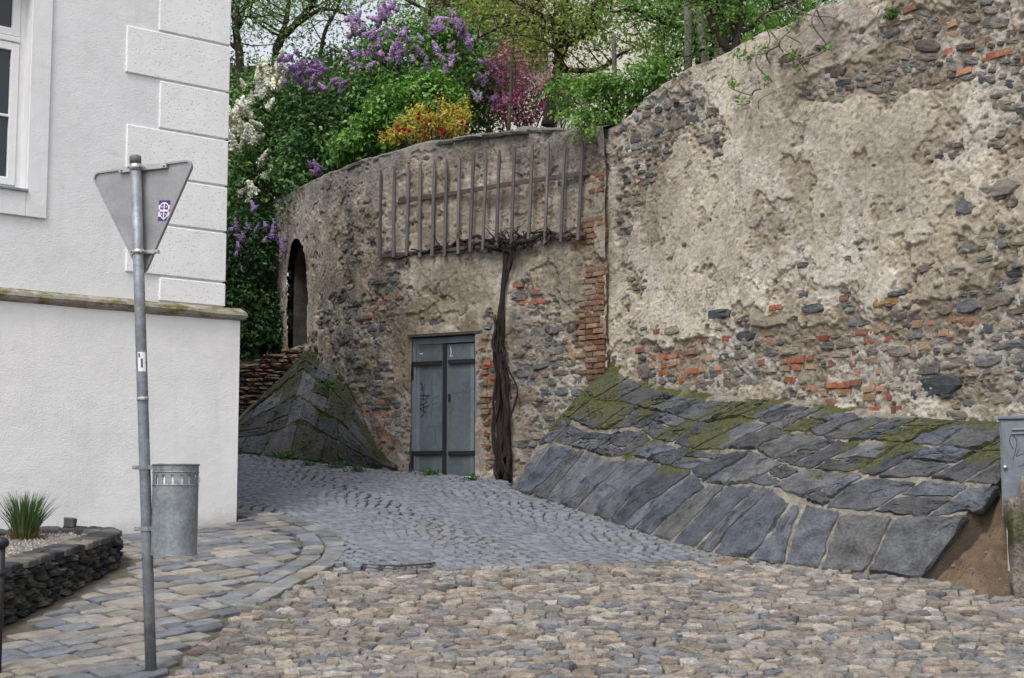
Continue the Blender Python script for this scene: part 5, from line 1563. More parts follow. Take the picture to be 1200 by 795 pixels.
def rail(pts, hw, name='rail'):
    q = [WD.pt(*WD.pix(*p_), .098) for p_ in smooth_path(pts, 9)]
    V = []
    for i, p_ in enumerate(q):
        n = np.array([*WD.at(WD.pix(*smooth_path(pts, 9)[i])[0])[1], 0])
        for a_, b_ in ((-1, -1), (1, -1), (1, 1), (-1, 1)): V.append(p_ + np.array([0, 0, hw]) * a_ + n * .014 * b_)
    Fc = [[i * 4 + j, i * 4 + (j + 1) % 4, i * 4 + 4 + (j + 1) % 4, i * 4 + 4 + j] for i in range(8) for j in range(4)] + [[3, 2, 1, 0], [32, 33, 34, 35]]
    put(name, V, Fc, M_TREL, tr_, color=(.085, .068, .062))
rail([(454, 240), (530, 229), (610, 216), (695, 204)], .03); rail([(454, 301), (540, 293), (610, 284), (692, 275)], .024)
for x, y in ((470, 237), (560, 224), (650, 211), (688, 276), (560, 291)):
    mb = MB(); u, z = WD.pix(x, y); mb.tube([WD.pt(u, z, -.02), WD.pt(u, z, .05)], .008, 6); mb.put('bracket', M_IRON, tr_)

# ================================================================== VINE
vn = thing('grape_vine', WD.pt(*WD.pix(596, 560), .1), 'gnarled leafless brown vine climbing beside the cellar door to the trellis', 'vine')
M_BARK = stone_mat('vine_bark', (.032, .026, .024), 14, 60, (.5, 1.5), (.6, 1.4), .95, 1.0, .02, .15, (1, 1, .35))
def wv(px, py, o): return WD.pt(*WD.pix(px, py), o)
r = np.random.default_rng(31)
def strand(pts, r0, r1, wob, name, n=26, o0=.1):
    q = smooth_path(pts, n)
    P3 = np.array([wv(x, y, o0) for x, y in q])
    t = np.linspace(0, 1, n); k = r.integers(1000)
    P3 += np.column_stack([vnoise(t * 9, t * 0 + k, None, 5), vnoise(t * 9, t * 0 + k, None, 6), vnoise(t * 9, t * 0 + k, None, 7)]) * wob
    rad = np.interp(t, [0, 1], [r0, r1]) * (1 + .22 * vnoise(t * 14, t * 0 + k, None, 8))
    mb = MB(); mb.tube(P3, rad, 7); return mb.put(name, M_BARK, vn, True)
strand([(597, 566), (592, 510), (590, 450), (590, 400), (596, 340), (604, 300), (600, 280)], .036, .02, .03, 'stem')
strand([(590, 566), (592, 520), (587, 460), (588, 400), (592, 340), (598, 295)], .045, .015, .04, 'stem')
strand([(604, 566), (601, 520), (599, 470), (597, 430), (592, 380), (598, 320), (606, 285)], .045, .016, .04, 'stem')
strand([(600, 566), (604, 500), (600, 455), (588, 410), (586, 370)], .045, .014, .035, 'stem', o0=.16)
strand([(593, 566), (586, 520), (586, 470), (589, 420)], .03, .012, .03, 'stem', o0=.15)
for _ in range(6):
    x = r.uniform(588, 603)
    strand([(x, 560), (x + r.normal(0, 4), 520), (x + r.normal(0, 5), 470), (594 + r.normal(0, 5), 420), (592 + r.normal(0, 4), 370)], .02, .007, .05, 'dead_shoot', o0=.15)
strand([(602, 296), (585, 290), (560, 286), (530, 289), (500, 295), (478, 303), (468, 304)], .045, .016, .035, 'arm')
strand([(598, 290), (570, 280), (545, 284), (520, 292), (490, 296)], .03, .012, .04, 'arm')
strand([(602, 292), (620, 284), (645, 276), (668, 275), (690, 278)], .04, .012, .035, 'arm')
strand([(604, 286), (618, 278), (632, 272), (655, 274)], .026, .01, .04, 'arm')
for k in range(64):
    x = r.uniform(578, 626) if k < 48 else r.uniform(468, 690)
    y = np.interp(x, [468, 560, 600, 690], [303, 286, 284, 276])
    dx, dy = r.normal(0, 14), -abs(r.normal(4, 11)) + 5
    strand([(x, y + r.uniform(0, 12)), (x + dx * .5, y + dy * .5), (x + dx, y + dy)], .014, .004, .03, 'shoot', 8, .12)
for k in range(8):
    x, y = [(640, 262), (682, 258), (545, 277), (560, 284), (665, 264), (535, 276), (585, 262), (552, 290)][k]
    q = wv(x, y, .16); V = [q + r.normal(0, .025, 3) for _ in range(4)]
    put('dry_leaf', V, [[0, 1, 2], [0, 2, 3]], stone_mat('dry_leaf', (.3, .13, .045), 30, 80) if k == 0 else bpy.data.materials['dry_leaf'], vn)

# ================================================================== SWITCH CABINET, BOULDER, EARTH
YC = 13.5
cx0 = P(1173, 550, YC); zc1 = P(1173, 491, YC)[2]; zc0_ = P(1173, 606, YC)[2]
kx = np.array([.953, -.303]); ky = np.array([kx[1], -kx[0]])
cab = thing('switch_cabinet', (cx0[0], cx0[1], zc0_), 'grey metal switch cabinet with louvres and scribble beside the slate batter', 'cabinet')
def cpt(u, z, o): q = cx0[:2] + kx * u + ky * o; return np.array([q[0], q[1], z])
def cbox(mb, u0, u1, z0, z1, o0, o1, bev=.004):
    return mb.obox((cpt(u0, z0, o0) + cpt(u1, z1, o1)) / 2, (kx[0], kx[1], 0), (ky[0], ky[1], 0), (0, 0, 1), ((u1 - u0) / 2, (o1 - o0) / 2, (z1 - z0) / 2), bev)
M_CAB = door_paint('cabinet_paint', (.165, .195, .22))
CWI = .62
mb = MB(); cbox(mb, 0, CWI, zc0_, zc1, -.3, -.012); mb.put('cabinet_body', M_CAB, cab)
mb = MB(); cbox(mb, .012, CWI - .012, zc0_ + .012, zc1 - .02, -.012, .004); cd_ = mb.put('cabinet_door', M_CAB, cab)
mb = MB(); V = [cpt(-.012, zc1, .02), cpt(CWI + .012, zc1, .02), cpt(CWI + .012, zc1, -.32), cpt(-.012, zc1, -.32), cpt(-.012, zc1 + .018, .02), cpt(CWI + .012, zc1 + .018, .02), cpt(CWI + .012, zc1 + .045, -.32), cpt(-.012, zc1 + .045, -.32)]
mb.add(V, [[0, 3, 2, 1], [0, 1, 5, 4], [1, 2, 6, 5], [2, 3, 7, 6], [3, 0, 4, 7], [4, 5, 6, 7]]); mb.put('cabinet_roof', M_CAB, cab)
for zz in (zc1 - .085, zc1 - .12, zc0_ + .13, zc0_ + .165):
    mb = MB(); V = [cpt(.1, zz, .004), cpt(.3, zz, .004), cpt(.3, zz - .014, .02), cpt(.1, zz - .014, .02), cpt(.1, zz - .016, .004), cpt(.3, zz - .016, .004)]
    mb.add(V, [[0, 3, 2, 1], [3, 4, 5, 2], [0, 4, 3], [1, 2, 5]]); mb.put('louvre', M_CAB, cd_)
q = cpt(.035, P(1177, 548, YC)[2], .004); mb = MB(); mb.tube([q, q + np.array([*ky, 0]) * .016], .018, 14); mb.put('lock', M_STEEL, cd_, True)
V = []
Ls = [[(.11, -.27), (.08, -.2), (.1, -.14), (.14, -.2), (.12, -.3), (.1, -.36)], [(.16, -.27), (.13, -.33), (.2, -.31), (.19, -.4), (.14, -.42)]]
mb = MB()
for L in Ls:
    pts = smooth_path([(a, zc1 + b) for a, b in L], 20); V = []
    for i, (a, b) in enumerate(pts):
        t = pts[min(i + 1, 19)] - pts[max(i - 1, 0)]; t /= np.linalg.norm(t) + 1e-9
        V += [cpt(a - t[1] * .003, b + t[0] * .003, .0055), cpt(a + t[1] * .003, b - t[0] * .003, .0055)]
    mb.add(V, [[i * 2, i * 2 + 1, i * 2 + 3, i * 2 + 2] for i in range(19)])
mb.put('graffiti', M_GRAFB, cab)
gC = float(gz(0, YC))
mb = MB(); cbox(mb, .03, CWI - .03, gC - .2, zc0_ - .003, -.27, -.03, .006); mb.put('concrete_base', plaster_mat('pale_concrete', (.5, .49, .46)), cab)
# mossy boulder in front of the cabinet base
def boulder(name, c, rad, seed, mat, moss, color, label):
    r = np.random.default_rng(seed); n1, n2 = 36, 26; V = []; Fc = []
    for j in range(n2 + 1):
        th = math.pi * j / n2
        for i in range(n1):
            ph = 2 * math.pi * i / n1
            d = np.array([math.sin(th) * math.cos(ph), math.sin(th) * math.sin(ph), math.cos(th)])
            d2 = np.sign(d) * np.abs(d) ** .65
            k = 1 + .24 * float(fbm(np.array([d[0] * 1.9 + seed]), np.array([d[1] * 1.9]), np.array([d[2] * 1.9]), 4, seed)[0])
            V.append(np.array(c) + d2 * np.array(rad) * k)
    for j in range(n2):
        for i in range(n1): Fc.append([j * n1 + i, (j + 1) * n1 + i, (j + 1) * n1 + (i + 1) % n1, j * n1 + (i + 1) % n1])
    V = np.array(V); mo = moss(V)
    o = put(name, V, Fc, mat, None, True, {'moss': mo}, color); return tag(o, label, 'stone')
q = P(1207, 640, 13.2); zt = P(1190, 575, 13.2)[2]; zg = float(gz(0, 13.2))
boulder('boulder', (q[0] + .02, 13.22, (zt + zg) / 2 - .04), (.2, .15, (zt - zg) / 2 + .04), 5, M_SLATE, lambda V: .66 - 1.1 * np.abs((V[:, 2] - zg) / (zt - zg) - .65), (.17, .145, .125), 'mossy upright boulder leaning before the concrete base of the cabinet')
# bare earth where the batter ends
xs = np.linspace(3.55, 7.4, 180); ys = np.linspace(11.6, 16.2, 190)
def zdirt(X, Y):
    q0 = Bp[-1][:2]; t = (X - q0[0]) * dR[0] + (Y - q0[1]) * dR[1]; wdist = (X - q0[0]) * -dR[1] + (Y - q0[1]) * dR[0]
    wall_d = np.abs((X - pR1[0]) * -dR[1] + (Y - pR1[1]) * dR[0])
    hgt = .6 * np.exp(-((wall_d - .1) / .5) ** 2)
    edge = sstep(-0.04, .2, wdist if (np.array([4.5, 14.9]) - q0) @ np.array([-dR[1], dR[0]]) > 0 else -wdist)
    q1 = Tp[-1]; q0_ = Bp[-1]; dx, dy = q1[0] - q0_[0], q1[1] - q0_[1]; tt = np.clip(((X - q0_[0]) * dx + (Y - q0_[1]) * dy) / (dx * dx + dy * dy), 0, 1)
    dd = np.hypot(X - q0_[0] - tt * dx, Y - q0_[1] - tt * dy)
    mound = np.maximum(q0_[2] + tt * (q1[2] - q0_[2]) - gz(X, Y), 0) * .72 * np.exp(-(dd / .42) ** 2)
    return gz(X, Y) - .05 + edge * (.055 + hgt) + .03 * fbm(X * 5, Y * 5, None, 4, 3) * edge + mound * (1 + .35 * fbm(X * 4, Y * 4, None, 4, 6)) + .035 * fbm(X * 11, Y * 11, None, 3, 7) * np.clip(mound * 8, 0, 1)
M_DIRT = stone_mat('bare_earth', (.15, .11, .075), 5, 70, (.6, 1.3), (.6, 1.35), .97, 1.0, .02, .1)
dt = height_sheet('bare_earth', xs, ys, zdirt, M_DIRT, lambda x, y: ((x - pR1[0]) * WR.n[500][0] + (y - pR1[1]) * WR.n[500][1]) > -.05); tag(dt, kind='structure')
for p_ in dt.data.polygons: p_.use_smooth = True

mb = MB(); r = np.random.default_rng(71)
for k in range(420):
    x, y = r.uniform(3.8, 5.2), r.uniform(13.3, 14.9)
    s_ = r.uniform(.006, .022) * (1 if r.random() < .93 else 2.0)
    V = (tet * r.uniform(.6, 1.3, (4, 3))) * s_ + np.array([x, y, float(zdirt(np.array([x]), np.array([y]))[0]) + .004])
    mb.add(V, tf, np.array([(.17, .14, .11), (.12, .1, .08), (.25, .22, .18), (.1, .1, .11)][r.integers(4)]))
o = mb.put('loose_stones', M_COBBLE_A); tag(o, 'loose grit and small stones on bare earth by the cabinet', 'grit', kind='stuff')

# ================================================================== VEGETATION ON THE WALL TOP
def leaf_mesh(C, size, seed, cols, up=.35, aspect=.5, jitter=.25, out_dir=None):
    """one small folded leaf per centre (vectorised)"""
    r = np.random.default_rng(seed); n = len(C)
    nrm = r.normal(0, 1, (n, 3)); nrm[:, 2] = np.abs(nrm[:, 2]) + up
    if out_dir is not None: nrm += out_dir * .9
    nrm /= np.linalg.norm(nrm, axis=1)[:, None]
    ax_ = np.cross(nrm, r.normal(0, 1, (n, 3))); ax_ /= np.linalg.norm(ax_, axis=1)[:, None]
    ax_[:, 2] -= .25; ax_ /= np.linalg.norm(ax_, axis=1)[:, None]
    sd = np.cross(nrm, ax_); sd /= np.linalg.norm(sd, axis=1)[:, None]
    s_ = size * r.uniform(1 - jitter * 1.6, 1 + jitter * 1.6, n)[:, None]
    V = np.empty((n, 4, 3))
    V[:, 0] = C; V[:, 2] = C + ax_ * s_ - nrm * s_ * .12
    mid = C + ax_ * s_ * .42
    V[:, 1] = mid + sd * s_ * aspect * .5 + nrm * s_ * .1; V[:, 3] = mid - sd * s_ * aspect * .5 + nrm * s_ * .1
    i = np.arange(n)[:, None] * 4
    Fq = np.vstack([i + np.array([[0, 1, 2]]), i + np.array([[0, 2, 3]])])
    cols = np.array(cols); w = r.integers(0, len(cols), n)
    col = cols[w] * r.uniform(.65, 1.3, n)[:, None]
    return V.reshape(-1, 3), Fq, np.repeat(col, 4, axis=0)
def px_ellipse(cx, cy, rx, ry, Y, depth):
    c = P(cx, cy, Y); k = Y / F
    return c, np.array([rx * k, depth, ry * k])
def clumps(ells, nsub, sub_r, nleaf, seed, shell=.55, flat=.8):
    r = np.random.default_rng(seed); out = []; od = []
    vol = np.array([np.prod(e[1]) ** .8 for e in ells]); vol /= vol.sum()
    cen = []; dirs = []
    for (c, rad), w in zip(ells, vol):
        m = max(3, int(nsub * w))
        d = r.normal(0, 1, (m, 3)); d /= np.linalg.norm(d, axis=1)[:, None]
        rr = r.uniform(shell, 1.0, m) ** .8 * (1 + .22 * vnoise(d[:, 0] * 2 + seed, d[:, 1] * 2, d[:, 2] * 2, seed))
        cen.append(c + d * rad * rr[:, None]); dirs.append(d)
    cen = np.vstack(cen); dirs = np.vstack(dirs)
    k = r.integers(0, len(cen), nleaf)
    q = r.normal(0, 1, (nleaf, 3)) * sub_r * r.uniform(.5, 1.4, nleaf)[:, None]; q[:, 2] *= flat
    return cen[k] + q, dirs[k], cen
def stems_to(base, cen, seed, n, r0):
    r = np.random.default_rng(seed); mb = MB()
    for i in r.choice(len(cen), min(n, len(cen)), replace=False):
        e = cen[i]; m = (np.array(base) + e) / 2 + r.normal(0, .15, 3); m[2] += .1
        b = np.array(base) + r.normal(0, .12, 3) * [1, 1, 0]
        mb.tube(smooth_path([b, m, e], 7), np.linspace(r0 * r.uniform(.5, 1), r0 * .2, 7), 5)
    return mb
M_TWIG = stone_mat('twig_bark', (.06, .05, .04), 20, 70, (.7, 1.3), (.7, 1.3), .9, .6, .006, .2)
M_LEAF2 = leaf_material('glossy_leaf', .42, .28)
def panicle(seed, n, rad, hgt, pet):
    r = np.random.default_rng(seed)
    t = r.uniform(0, 1, n) ** .8; a = r.uniform(0, 6.283, n)
    R_ = rad * (1 - t * .75) * (1 + .25 * np.sin(t * 22 + seed)) * r.uniform(.75, 1.05, n)
    C = np.column_stack([R_ * np.cos(a), R_ * np.sin(a), t * hgt - hgt * .3])
    nr_ = np.column_stack([np.cos(a), np.sin(a), .4 + 0 * a]) + r.normal(0, .35, (n, 3)); nr_ /= np.linalg.norm(nr_, axis=1)[:, None]
    x = np.cross(nr_, r.normal(0, 1, (n, 3))); x /= np.linalg.norm(x, axis=1)[:, None]; y = np.cross(nr_, x)
    V = np.stack([C + x * pet, C + y * pet, C - x * pet, C - y * pet], 1).reshape(-1, 3)
    k = len(V); zc = [(-.32, .3), (-.1, .8), (.25, .62), (.68, .1)]
    core = np.array([(rad * f * math.cos(b), rad * f * math.sin(b), hgt * z) for z, f in zc for b in np.arange(6) / 6 * 6.283])
    cf = np.array([[k + i * 6 + j, k + i * 6 + (j + 1) % 6, k + i * 6 + 6 + (j + 1) % 6, k + i * 6 + 6 + j] for i in range(3) for j in range(6)])
    return np.vstack([V, core]), np.vstack([np.arange(n)[:, None] * 4 + np.array([[0, 1, 2, 3]]), cf]), np.r_[np.repeat(r.uniform(.7, 1.2, n), 4), np.full(24, .6)]
def petal_mat():
    m, nt, out = new_mat('petal')
    c = mix(nt, src_color(nt, 'object'), attr_fac(nt, 'tone'), 1.0, 'MULTIPLY')
    d = N(nt, 'ShaderNodeBsdfDiffuse'); t = N(nt, 'ShaderNodeBsdfTranslucent'); mx = N(nt, 'ShaderNodeMixShader'); mx.inputs[0].default_value = .3
    nt.links.new(c, d.inputs['Color']); nt.links.new(c, t.inputs['Color']); nt.links.new(d.outputs[0], mx.inputs[1]); nt.links.new(t.outputs[0], mx.inputs[2]); nt.links.new(mx.outputs[0], out.inputs['Surface']); return m
M_PET = petal_mat()
ME_PAN = [(lambda g: make_mesh('flower_cluster', g[0], g[1], M_PET, False, {'tone': g[2]}))(panicle(50 + i, 190, .062, .2, .012)) for i in range(4)]
def flowers(root, pts, Y, cols, seed, scale=(.8, 1.3), droop=.5, dep=.25):
    r = np.random.default_rng(seed)
    for (x, y) in pts:
        q = P(x, y, Y + r.uniform(-dep, dep * .3))
        o = link('flower_cluster', ME_PAN[r.integers(4)], q, root, np.array(cols[r.integers(len(cols))]) * r.uniform(.8, 1.2))
        o.rotation_euler = (r.normal(0, droop), r.normal(0, droop), r.uniform(0, 6.28)); s_ = r.uniform(*scale); o.scale = (s_, s_, s_ * r.uniform(.85, 1.3))
def shrub(name, label, base, ells, nsub, sub_r, nleaf, size, cols, seed, cat='shrub', mat=None, aspect=.55, shell=.5, nst=26, r0=.03, group=None):
    t = thing(name, base, label, cat, group)
    C, D, cen = clumps(ells, nsub, sub_r, nleaf, seed, shell)
    V, Fq, col = leaf_mesh(C, size, seed + 1, cols, .35, aspect, .25, D)
    put('foliage', V, Fq, mat or M_LEAF2, t, False, {'col': col})
    stems_to(base, cen, seed + 2, nst, r0).put('stems', M_TWIG, t, True)
    return t, cen
Z3 = lambda L: [(250 + x / 3.057, y / 3.057) for x, y in L]
Z4 = lambda L: [(500 + x / 3.43, y / 3.43) for x, y in L]
Z5 = lambda L: [(250 + x / 3.18, 180 + y / 3.18) for x, y in L]
LIL = [(.095, .2, .05), (.12, .25, .055), (.065, .145, .045), (.165, .3, .07)]
# white lilac
b = P(315, 330, 28.2); b[2] = float(zbank(b[0], 28.2))
t, _ = shrub('white_lilac', 'lilac bush with creamy white flower panicles beside the white house', b, [px_ellipse(300, 165, 48, 78, 27.9, .7), px_ellipse(325, 120, 40, 45, 27.9, .8), px_ellipse(285, 215, 32, 42, 27.2, .6), px_ellipse(345, 190, 38, 55, 27.5, .8)], 240, .17, 20000, .085, LIL + [(.075, .15, .035)], 11)
flowers(t, Z3([(175, 235), (210, 265), (240, 225), (195, 300), (215, 325), (160, 330), (95, 385), (70, 405), (60, 450), (130, 355), (100, 470), (130, 495), (150, 500), (80, 520), (185, 630), (130, 670), (100, 690), (130, 710), (165, 280), (110, 305), (55, 410), (200, 380), (160, 450), (75, 480), (140, 360), (175, 575), (225, 245), (185, 260), (205, 285), (235, 265), (110, 390), (85, 395), (60, 435), (145, 485), (120, 505), (70, 525), (250, 250), (215, 310), (190, 325), (165, 305), (45, 405), (100, 380)] + [(x + 14, y + 12) for x, y in [(175, 235), (210, 265), (195, 300), (95, 385), (70, 405), (60, 450), (100, 470), (130, 495), (80, 520), (130, 670), (160, 330), (150, 255), (225, 300), (120, 400), (50, 480), (115, 450)]]), 26.5, [(.9, .9, .78), (.93, .93, .86), (.85, .86, .68)], 12, (.9, 1.5), .5, .2)
# dense purple lilac next to it
b = P(380, 230, 26.4); b[2] = 6.0
t, _ = shrub('purple_lilac', 'dark leaved lilac with one dense deep violet flower mass above the wall', b, [px_ellipse(385, 130, 48, 62, 26.6, .9), px_ellipse(410, 160, 55, 45, 25.9, .7), px_ellipse(365, 190, 38, 35, 26.2, .6), px_ellipse(350, 215, 26, 32, 25.9, .5)], 240, .16, 21000, .085, [(.07, .15, .045), (.09, .19, .05), (.05, .115, .038), (.125, .24, .065)], 21)
r = np.random.default_rng(8)
dense = [(325 + r.normal(0, 36), 250 + r.normal(0, 28)) for _ in range(40)]
flowers(t, Z3(dense + [(395, 320), (440, 300), (455, 330), (430, 290), (465, 300), (395, 315), (380, 310), (365, 595), (375, 610), (385, 600), (370, 620), (350, 590)]), 25.3, [(.42, .26, .52), (.48, .31, .57), (.36, .21, .46)], 22, (.6, .95), .6, .3)
# tall lavender lilac
b = P(520, 160, 26.0); b[2] = 6.05
t, _ = shrub('lavender_lilac', 'tall lilac bush covered in pale lavender blossom behind the wall coping', b, [px_ellipse(470, 75, 58, 62, 26.3, 1.0), px_ellipse(540, 70, 52, 55, 26.2, .9), px_ellipse(555, 110, 42, 42, 25.7, .7), px_ellipse(510, 110, 55, 45, 25.9, .8), px_ellipse(440, 110, 36, 42, 26.2, .7)], 300, .17, 26000, .085, LIL, 31)
LB = Z3([(505, 95), (500, 75), (520, 120), (490, 130), (545, 125), (590, 90), (620, 40), (640, 25), (600, 110), (650, 105), (620, 130), (680, 120), (590, 160), (560, 185), (500, 205), (480, 215), (540, 200), (520, 235), (500, 250), (560, 240), (600, 195), (640, 185), (670, 180), (665, 215), (655, 165), (700, 145), (745, 140), (740, 190), (715, 215), (625, 215), (765, 235), (820, 205), (855, 210), (850, 235), (830, 255), (740, 255), (800, 175), (870, 80), (890, 95), (860, 50), (880, 125), (815, 100), (790, 105), (780, 280), (810, 70), (900, 120), (915, 155), (515, 65), (535, 100), (610, 60), (630, 30), (600, 45), (655, 35), (585, 70), (480, 70), (490, 190), (510, 190), (585, 200), (670, 195), (880, 80), (895, 110), (630, 50), (612, 30), (570, 130), (500, 110), (660, 190)])
LB += Z4([(30, 110), (60, 110), (100, 90), (130, 90), (50, 75), (140, 130), (165, 175), (215, 140), (35, 190), (60, 235), (100, 235), (75, 285), (100, 260), (15, 290), (95, 190), (175, 185), (220, 250), (270, 275), (230, 320), (205, 325), (290, 335), (205, 390), (270, 400), (315, 405), (105, 105), (125, 115), (110, 75), (145, 100), (165, 165), (240, 245), (265, 290), (195, 385), (215, 395), (230, 330), (30, 130)])
flowers(t, LB, 24.9, [(.55, .38, .63), (.62, .45, .68), (.46, .31, .56)], 32, (.65, 1.15), .6, .25)
# dark leaved lilac on the bank
b = P(300, 400, 26.6); b[2] = float(zbank(b[0], 26.6))
t, _ = shrub('bank_lilac', 'shaded lilac bush with few flowers on the bank above the dry stone wall', b, [px_ellipse(295, 300, 44, 60, 26.4, .6), px_ellipse(280, 370, 50, 48, 26.1, .6), px_ellipse(318, 375, 26, 36, 26.2, .4), px_ellipse(320, 290, 22, 42, 26.6, .35), px_ellipse(250, 330, 40, 80, 26.3, .6)], 260, .15, 22000, .08, [(.035, .095, .025), (.045, .115, .03), (.028, .075, .02)], 41)
flowers(t, Z5([(105, 315), (130, 275), (220, 300), (260, 350), (85, 375), (95, 345), (85, 270), (65, 285), (190, 325), (230, 270), (150, 200), (270, 320), (160, 285), (195, 270), (150, 210), (110, 310), (100, 320), (225, 310), (262, 355)]), 25.6, [(.4, .26, .52), (.46, .3, .56)], 42, (.6, .95), .6, .15)
# bright green shrub, yellow shrub with red blossom, magenta shrub
b = P(480, 178, 24.4); b[2] = 6.05
t, _ = shrub('green_shrub', 'fresh bright green leafy shrub just above the wall coping', b, [px_ellipse(475, 135, 44, 38, 24.3, .6), px_ellipse(440, 165, 42, 20, 24.6, .5), px_ellipse(510, 115, 32, 26, 24.6, .5), px_ellipse(415, 175, 26, 18, 24.9, .4)], 170, .12, 13000, .085, [(.12, .27, .045), (.15, .32, .055), (.09, .21, .035), (.18, .35, .065)], 51)
b = P(510, 168, 22.9); b[2] = 6.0
t, _ = shrub('yellow_shrub', 'low yellow leaved shrub with small red flowers behind the coping', b, [px_ellipse(508, 146, 44, 22, 22.9, .35), px_ellipse(478, 158, 30, 11, 22.8, .3), px_ellipse(535, 140, 24, 24, 23.0, .3), px_ellipse(515, 132, 14, 14, 23.0, .2), px_ellipse(492, 138, 10, 14, 23.0, .2)], 75, .06, 2700, .052, [(.6, .45, .07), (.7, .57, .14), (.5, .36, .05), (.4, .42, .09)], 61, mat=M_LEAF)
r = np.random.default_rng(66)
for x, y in Z3([(665, 470), (685, 465), (735, 425), (755, 460), (735, 410), (820, 480), (815, 465), (755, 490), (775, 435), (700, 470), (905, 460), (890, 440), (660, 455), (830, 475)]):
    q = P(x, y, 22.5); o = link('flower', ME_PAN[0], q, t, (.45, .025, .03)); o.scale = (.55, .55, .28); o.rotation_euler = (r.normal(0, .5), r.normal(0, .5), 0)
b = P(620, 150, 25.0); b[2] = 6.05
t, cen = shrub('magenta_shrub', 'shrub in magenta pink blossom between the lilac and the dark trunk', b, [px_ellipse(615, 120, 38, 26, 25.2, .6), px_ellipse(600, 85, 26, 34, 25.4, .6), px_ellipse(655, 112, 24, 30, 25.4, .5), px_ellipse(685, 90, 18, 20, 25.6, .4)], 150, .10, 5200, .05, [(.1, .17, .04), (.16, .06, .06)], 71)
C, D, _ = clumps([px_ellipse(612, 122, 38, 24, 24.95, .5), px_ellipse(598, 82, 24, 36, 25.1, .5), px_ellipse(655, 105, 26, 34, 25.2, .5)], 130, .1, 3000, 72)
V, Fq, col = leaf_mesh(C, .045, 73, [(.6, .17, .36), (.52, .12, .3), (.68, .27, .45)], .3, .8)
tag(put('blossom', V, Fq, M_LEAF, t, False, {'col': col}), kind='stuff')

# ---------------------------------------------------------------- trees
M_TRUNK = stone_mat('tree_bark', (.045, .038, .032), 10, 50, (.55, 1.5), (.6, 1.4), .95, 1.0, .02, .15, (1, 1, .4))
def tree(name, label, limbs, Y, leafcols, nleaf, leafsize, seed, spread=.16, depth=1.0, twig=(10, .9), up=.35, cat='tree', group=None, mat=None, kids=3, bare=0.0):
    """limbs: pixel polylines [(x, y, dy), ...] with start and end radius"""
    r = np.random.default_rng(seed)
    base = P(*limbs[0][0][0][:2], Y)
    t = thing(name, (base[0], base[1], base[2]), label, cat, group)
    tips = []
    def path(mb, a, d, L, r0, lev):
        n = 6; pts = [np.array(a)]; d = np.array(d, float)
        for i in range(n):
            d = d + r.normal(0, .2, 3); d[2] += .05 * up; d /= np.linalg.norm(d); pts.append(pts[-1] + d * L / n)
        mb.tube(pts, np.linspace(r0, r0 * .35, n + 1), 5 if lev > 0 else 6, False)
        if lev > 0:
            for q in pts[2:]: tips.append(q)
        if lev < 2:
            for _ in range(kids):
                i = r.integers(2, n + 1); dd = d + r.normal(0, .75, 3); dd /= np.linalg.norm(dd)
                path(mb, pts[i], dd, L * r.uniform(.45, .75), r0 * .5, lev + 1)
    tw = MB()
    for k, (pts, r0, r1) in enumerate(limbs):
        q = np.array([P(p_[0], p_[1], Y + (p_[2] if len(p_) > 2 else 0)) for p_ in pts])
        sp = smooth_path(q, 5 * len(q)); rad = np.linspace(r0, r1, len(sp)) * (1 + .1 * r.normal(0, 1, len(sp)))
        mb = MB(); mb.tube(sp, rad, 9); mb.put('trunk' if k == 0 else 'limb', M_TRUNK, t, True)
        nb = twig[0]
        for f in np.linspace(.62 if k == 0 else .15, 1, nb):
            i = int(f * (len(sp) - 1)); d = r.normal(0, 1, 3); d[2] = abs(d[2]) * .6 + .1; d /= np.linalg.norm(d)
            path(tw, sp[i], d, twig[1] * r.uniform(.6, 1.3), max(rad[i] * .4, .012), 0)
    tw.put('branches', M_TRUNK, t, True)
    tips = np.array(tips)
    k = r.integers(0, len(tips), nleaf)
    C = tips[k] + r.normal(0, spread, (nleaf, 3)) * [1, depth, .8]
    V, Fq, col = leaf_mesh(C, leafsize, seed + 5, leafcols, .4, .5)
    put('crown', V, Fq, mat or M_LEAF, t, False, {'col': col})
    return t
YG = [(.24, .32, .06), (.3, .38, .08), (.18, .25, .05), (.36, .43, .11)]
FG = [(.16, .31, .07), (.2, .37, .08), (.12, .24, .05), (.26, .44, .11)]
tree('garden_tree', 'dark leaning tree trunk with yellow green spring leaves behind the trellis wall', [([(641, 148), (648, 118), (654, 80), (662, 55), (675, 44), (700, 38)], .095, .04), ([(655, 75), (656, 40), (662, 10), (668, -30)], .09, .03), ([(672, 46), (690, 20), (705, -15)], .06, .02), ([(650, 82), (700, 82), (725, 65), (745, 55)], .05, .015), ([(655, 40), (620, 25), (590, 30), (560, 45)], .05, .012), ([(656, 30), (600, 0), (570, -15)], .05, .012)], 23.2, YG, 8500, .068, 81, .15, 1.0, (7, .8))
tree('garden_tree', 'forked garden tree with dense fresh leaves where the two walls meet', [([(818, 118), (822, 92), (820, 62), (812, 30), (802, -10)], .09, .05), ([(821, 75), (840, 55), (858, 20), (870, -20)], .09, .03), ([(815, 40), (780, 25), (745, 12), (715, 15)], .06, .015), ([(819, 60), (790, 65), (765, 85)], .04, .012)], 20.9, FG, 7500, .068, 82, .15, 1.0, (8, .8))
tree('garden_tree', 'slanting two stemmed tree growing right on top of the rubble wall', [([(858, 62), (846, 48), (832, 20), (822, -20)], .06, .04), ([(860, 62), (868, 30), (872, -20)], .055, .04), ([(850, 50), (880, 30), (910, 10), (945, -5)], .04, .012)], 18.4, FG, 7000, .06, 83, .14, 1.0, (6, .7))
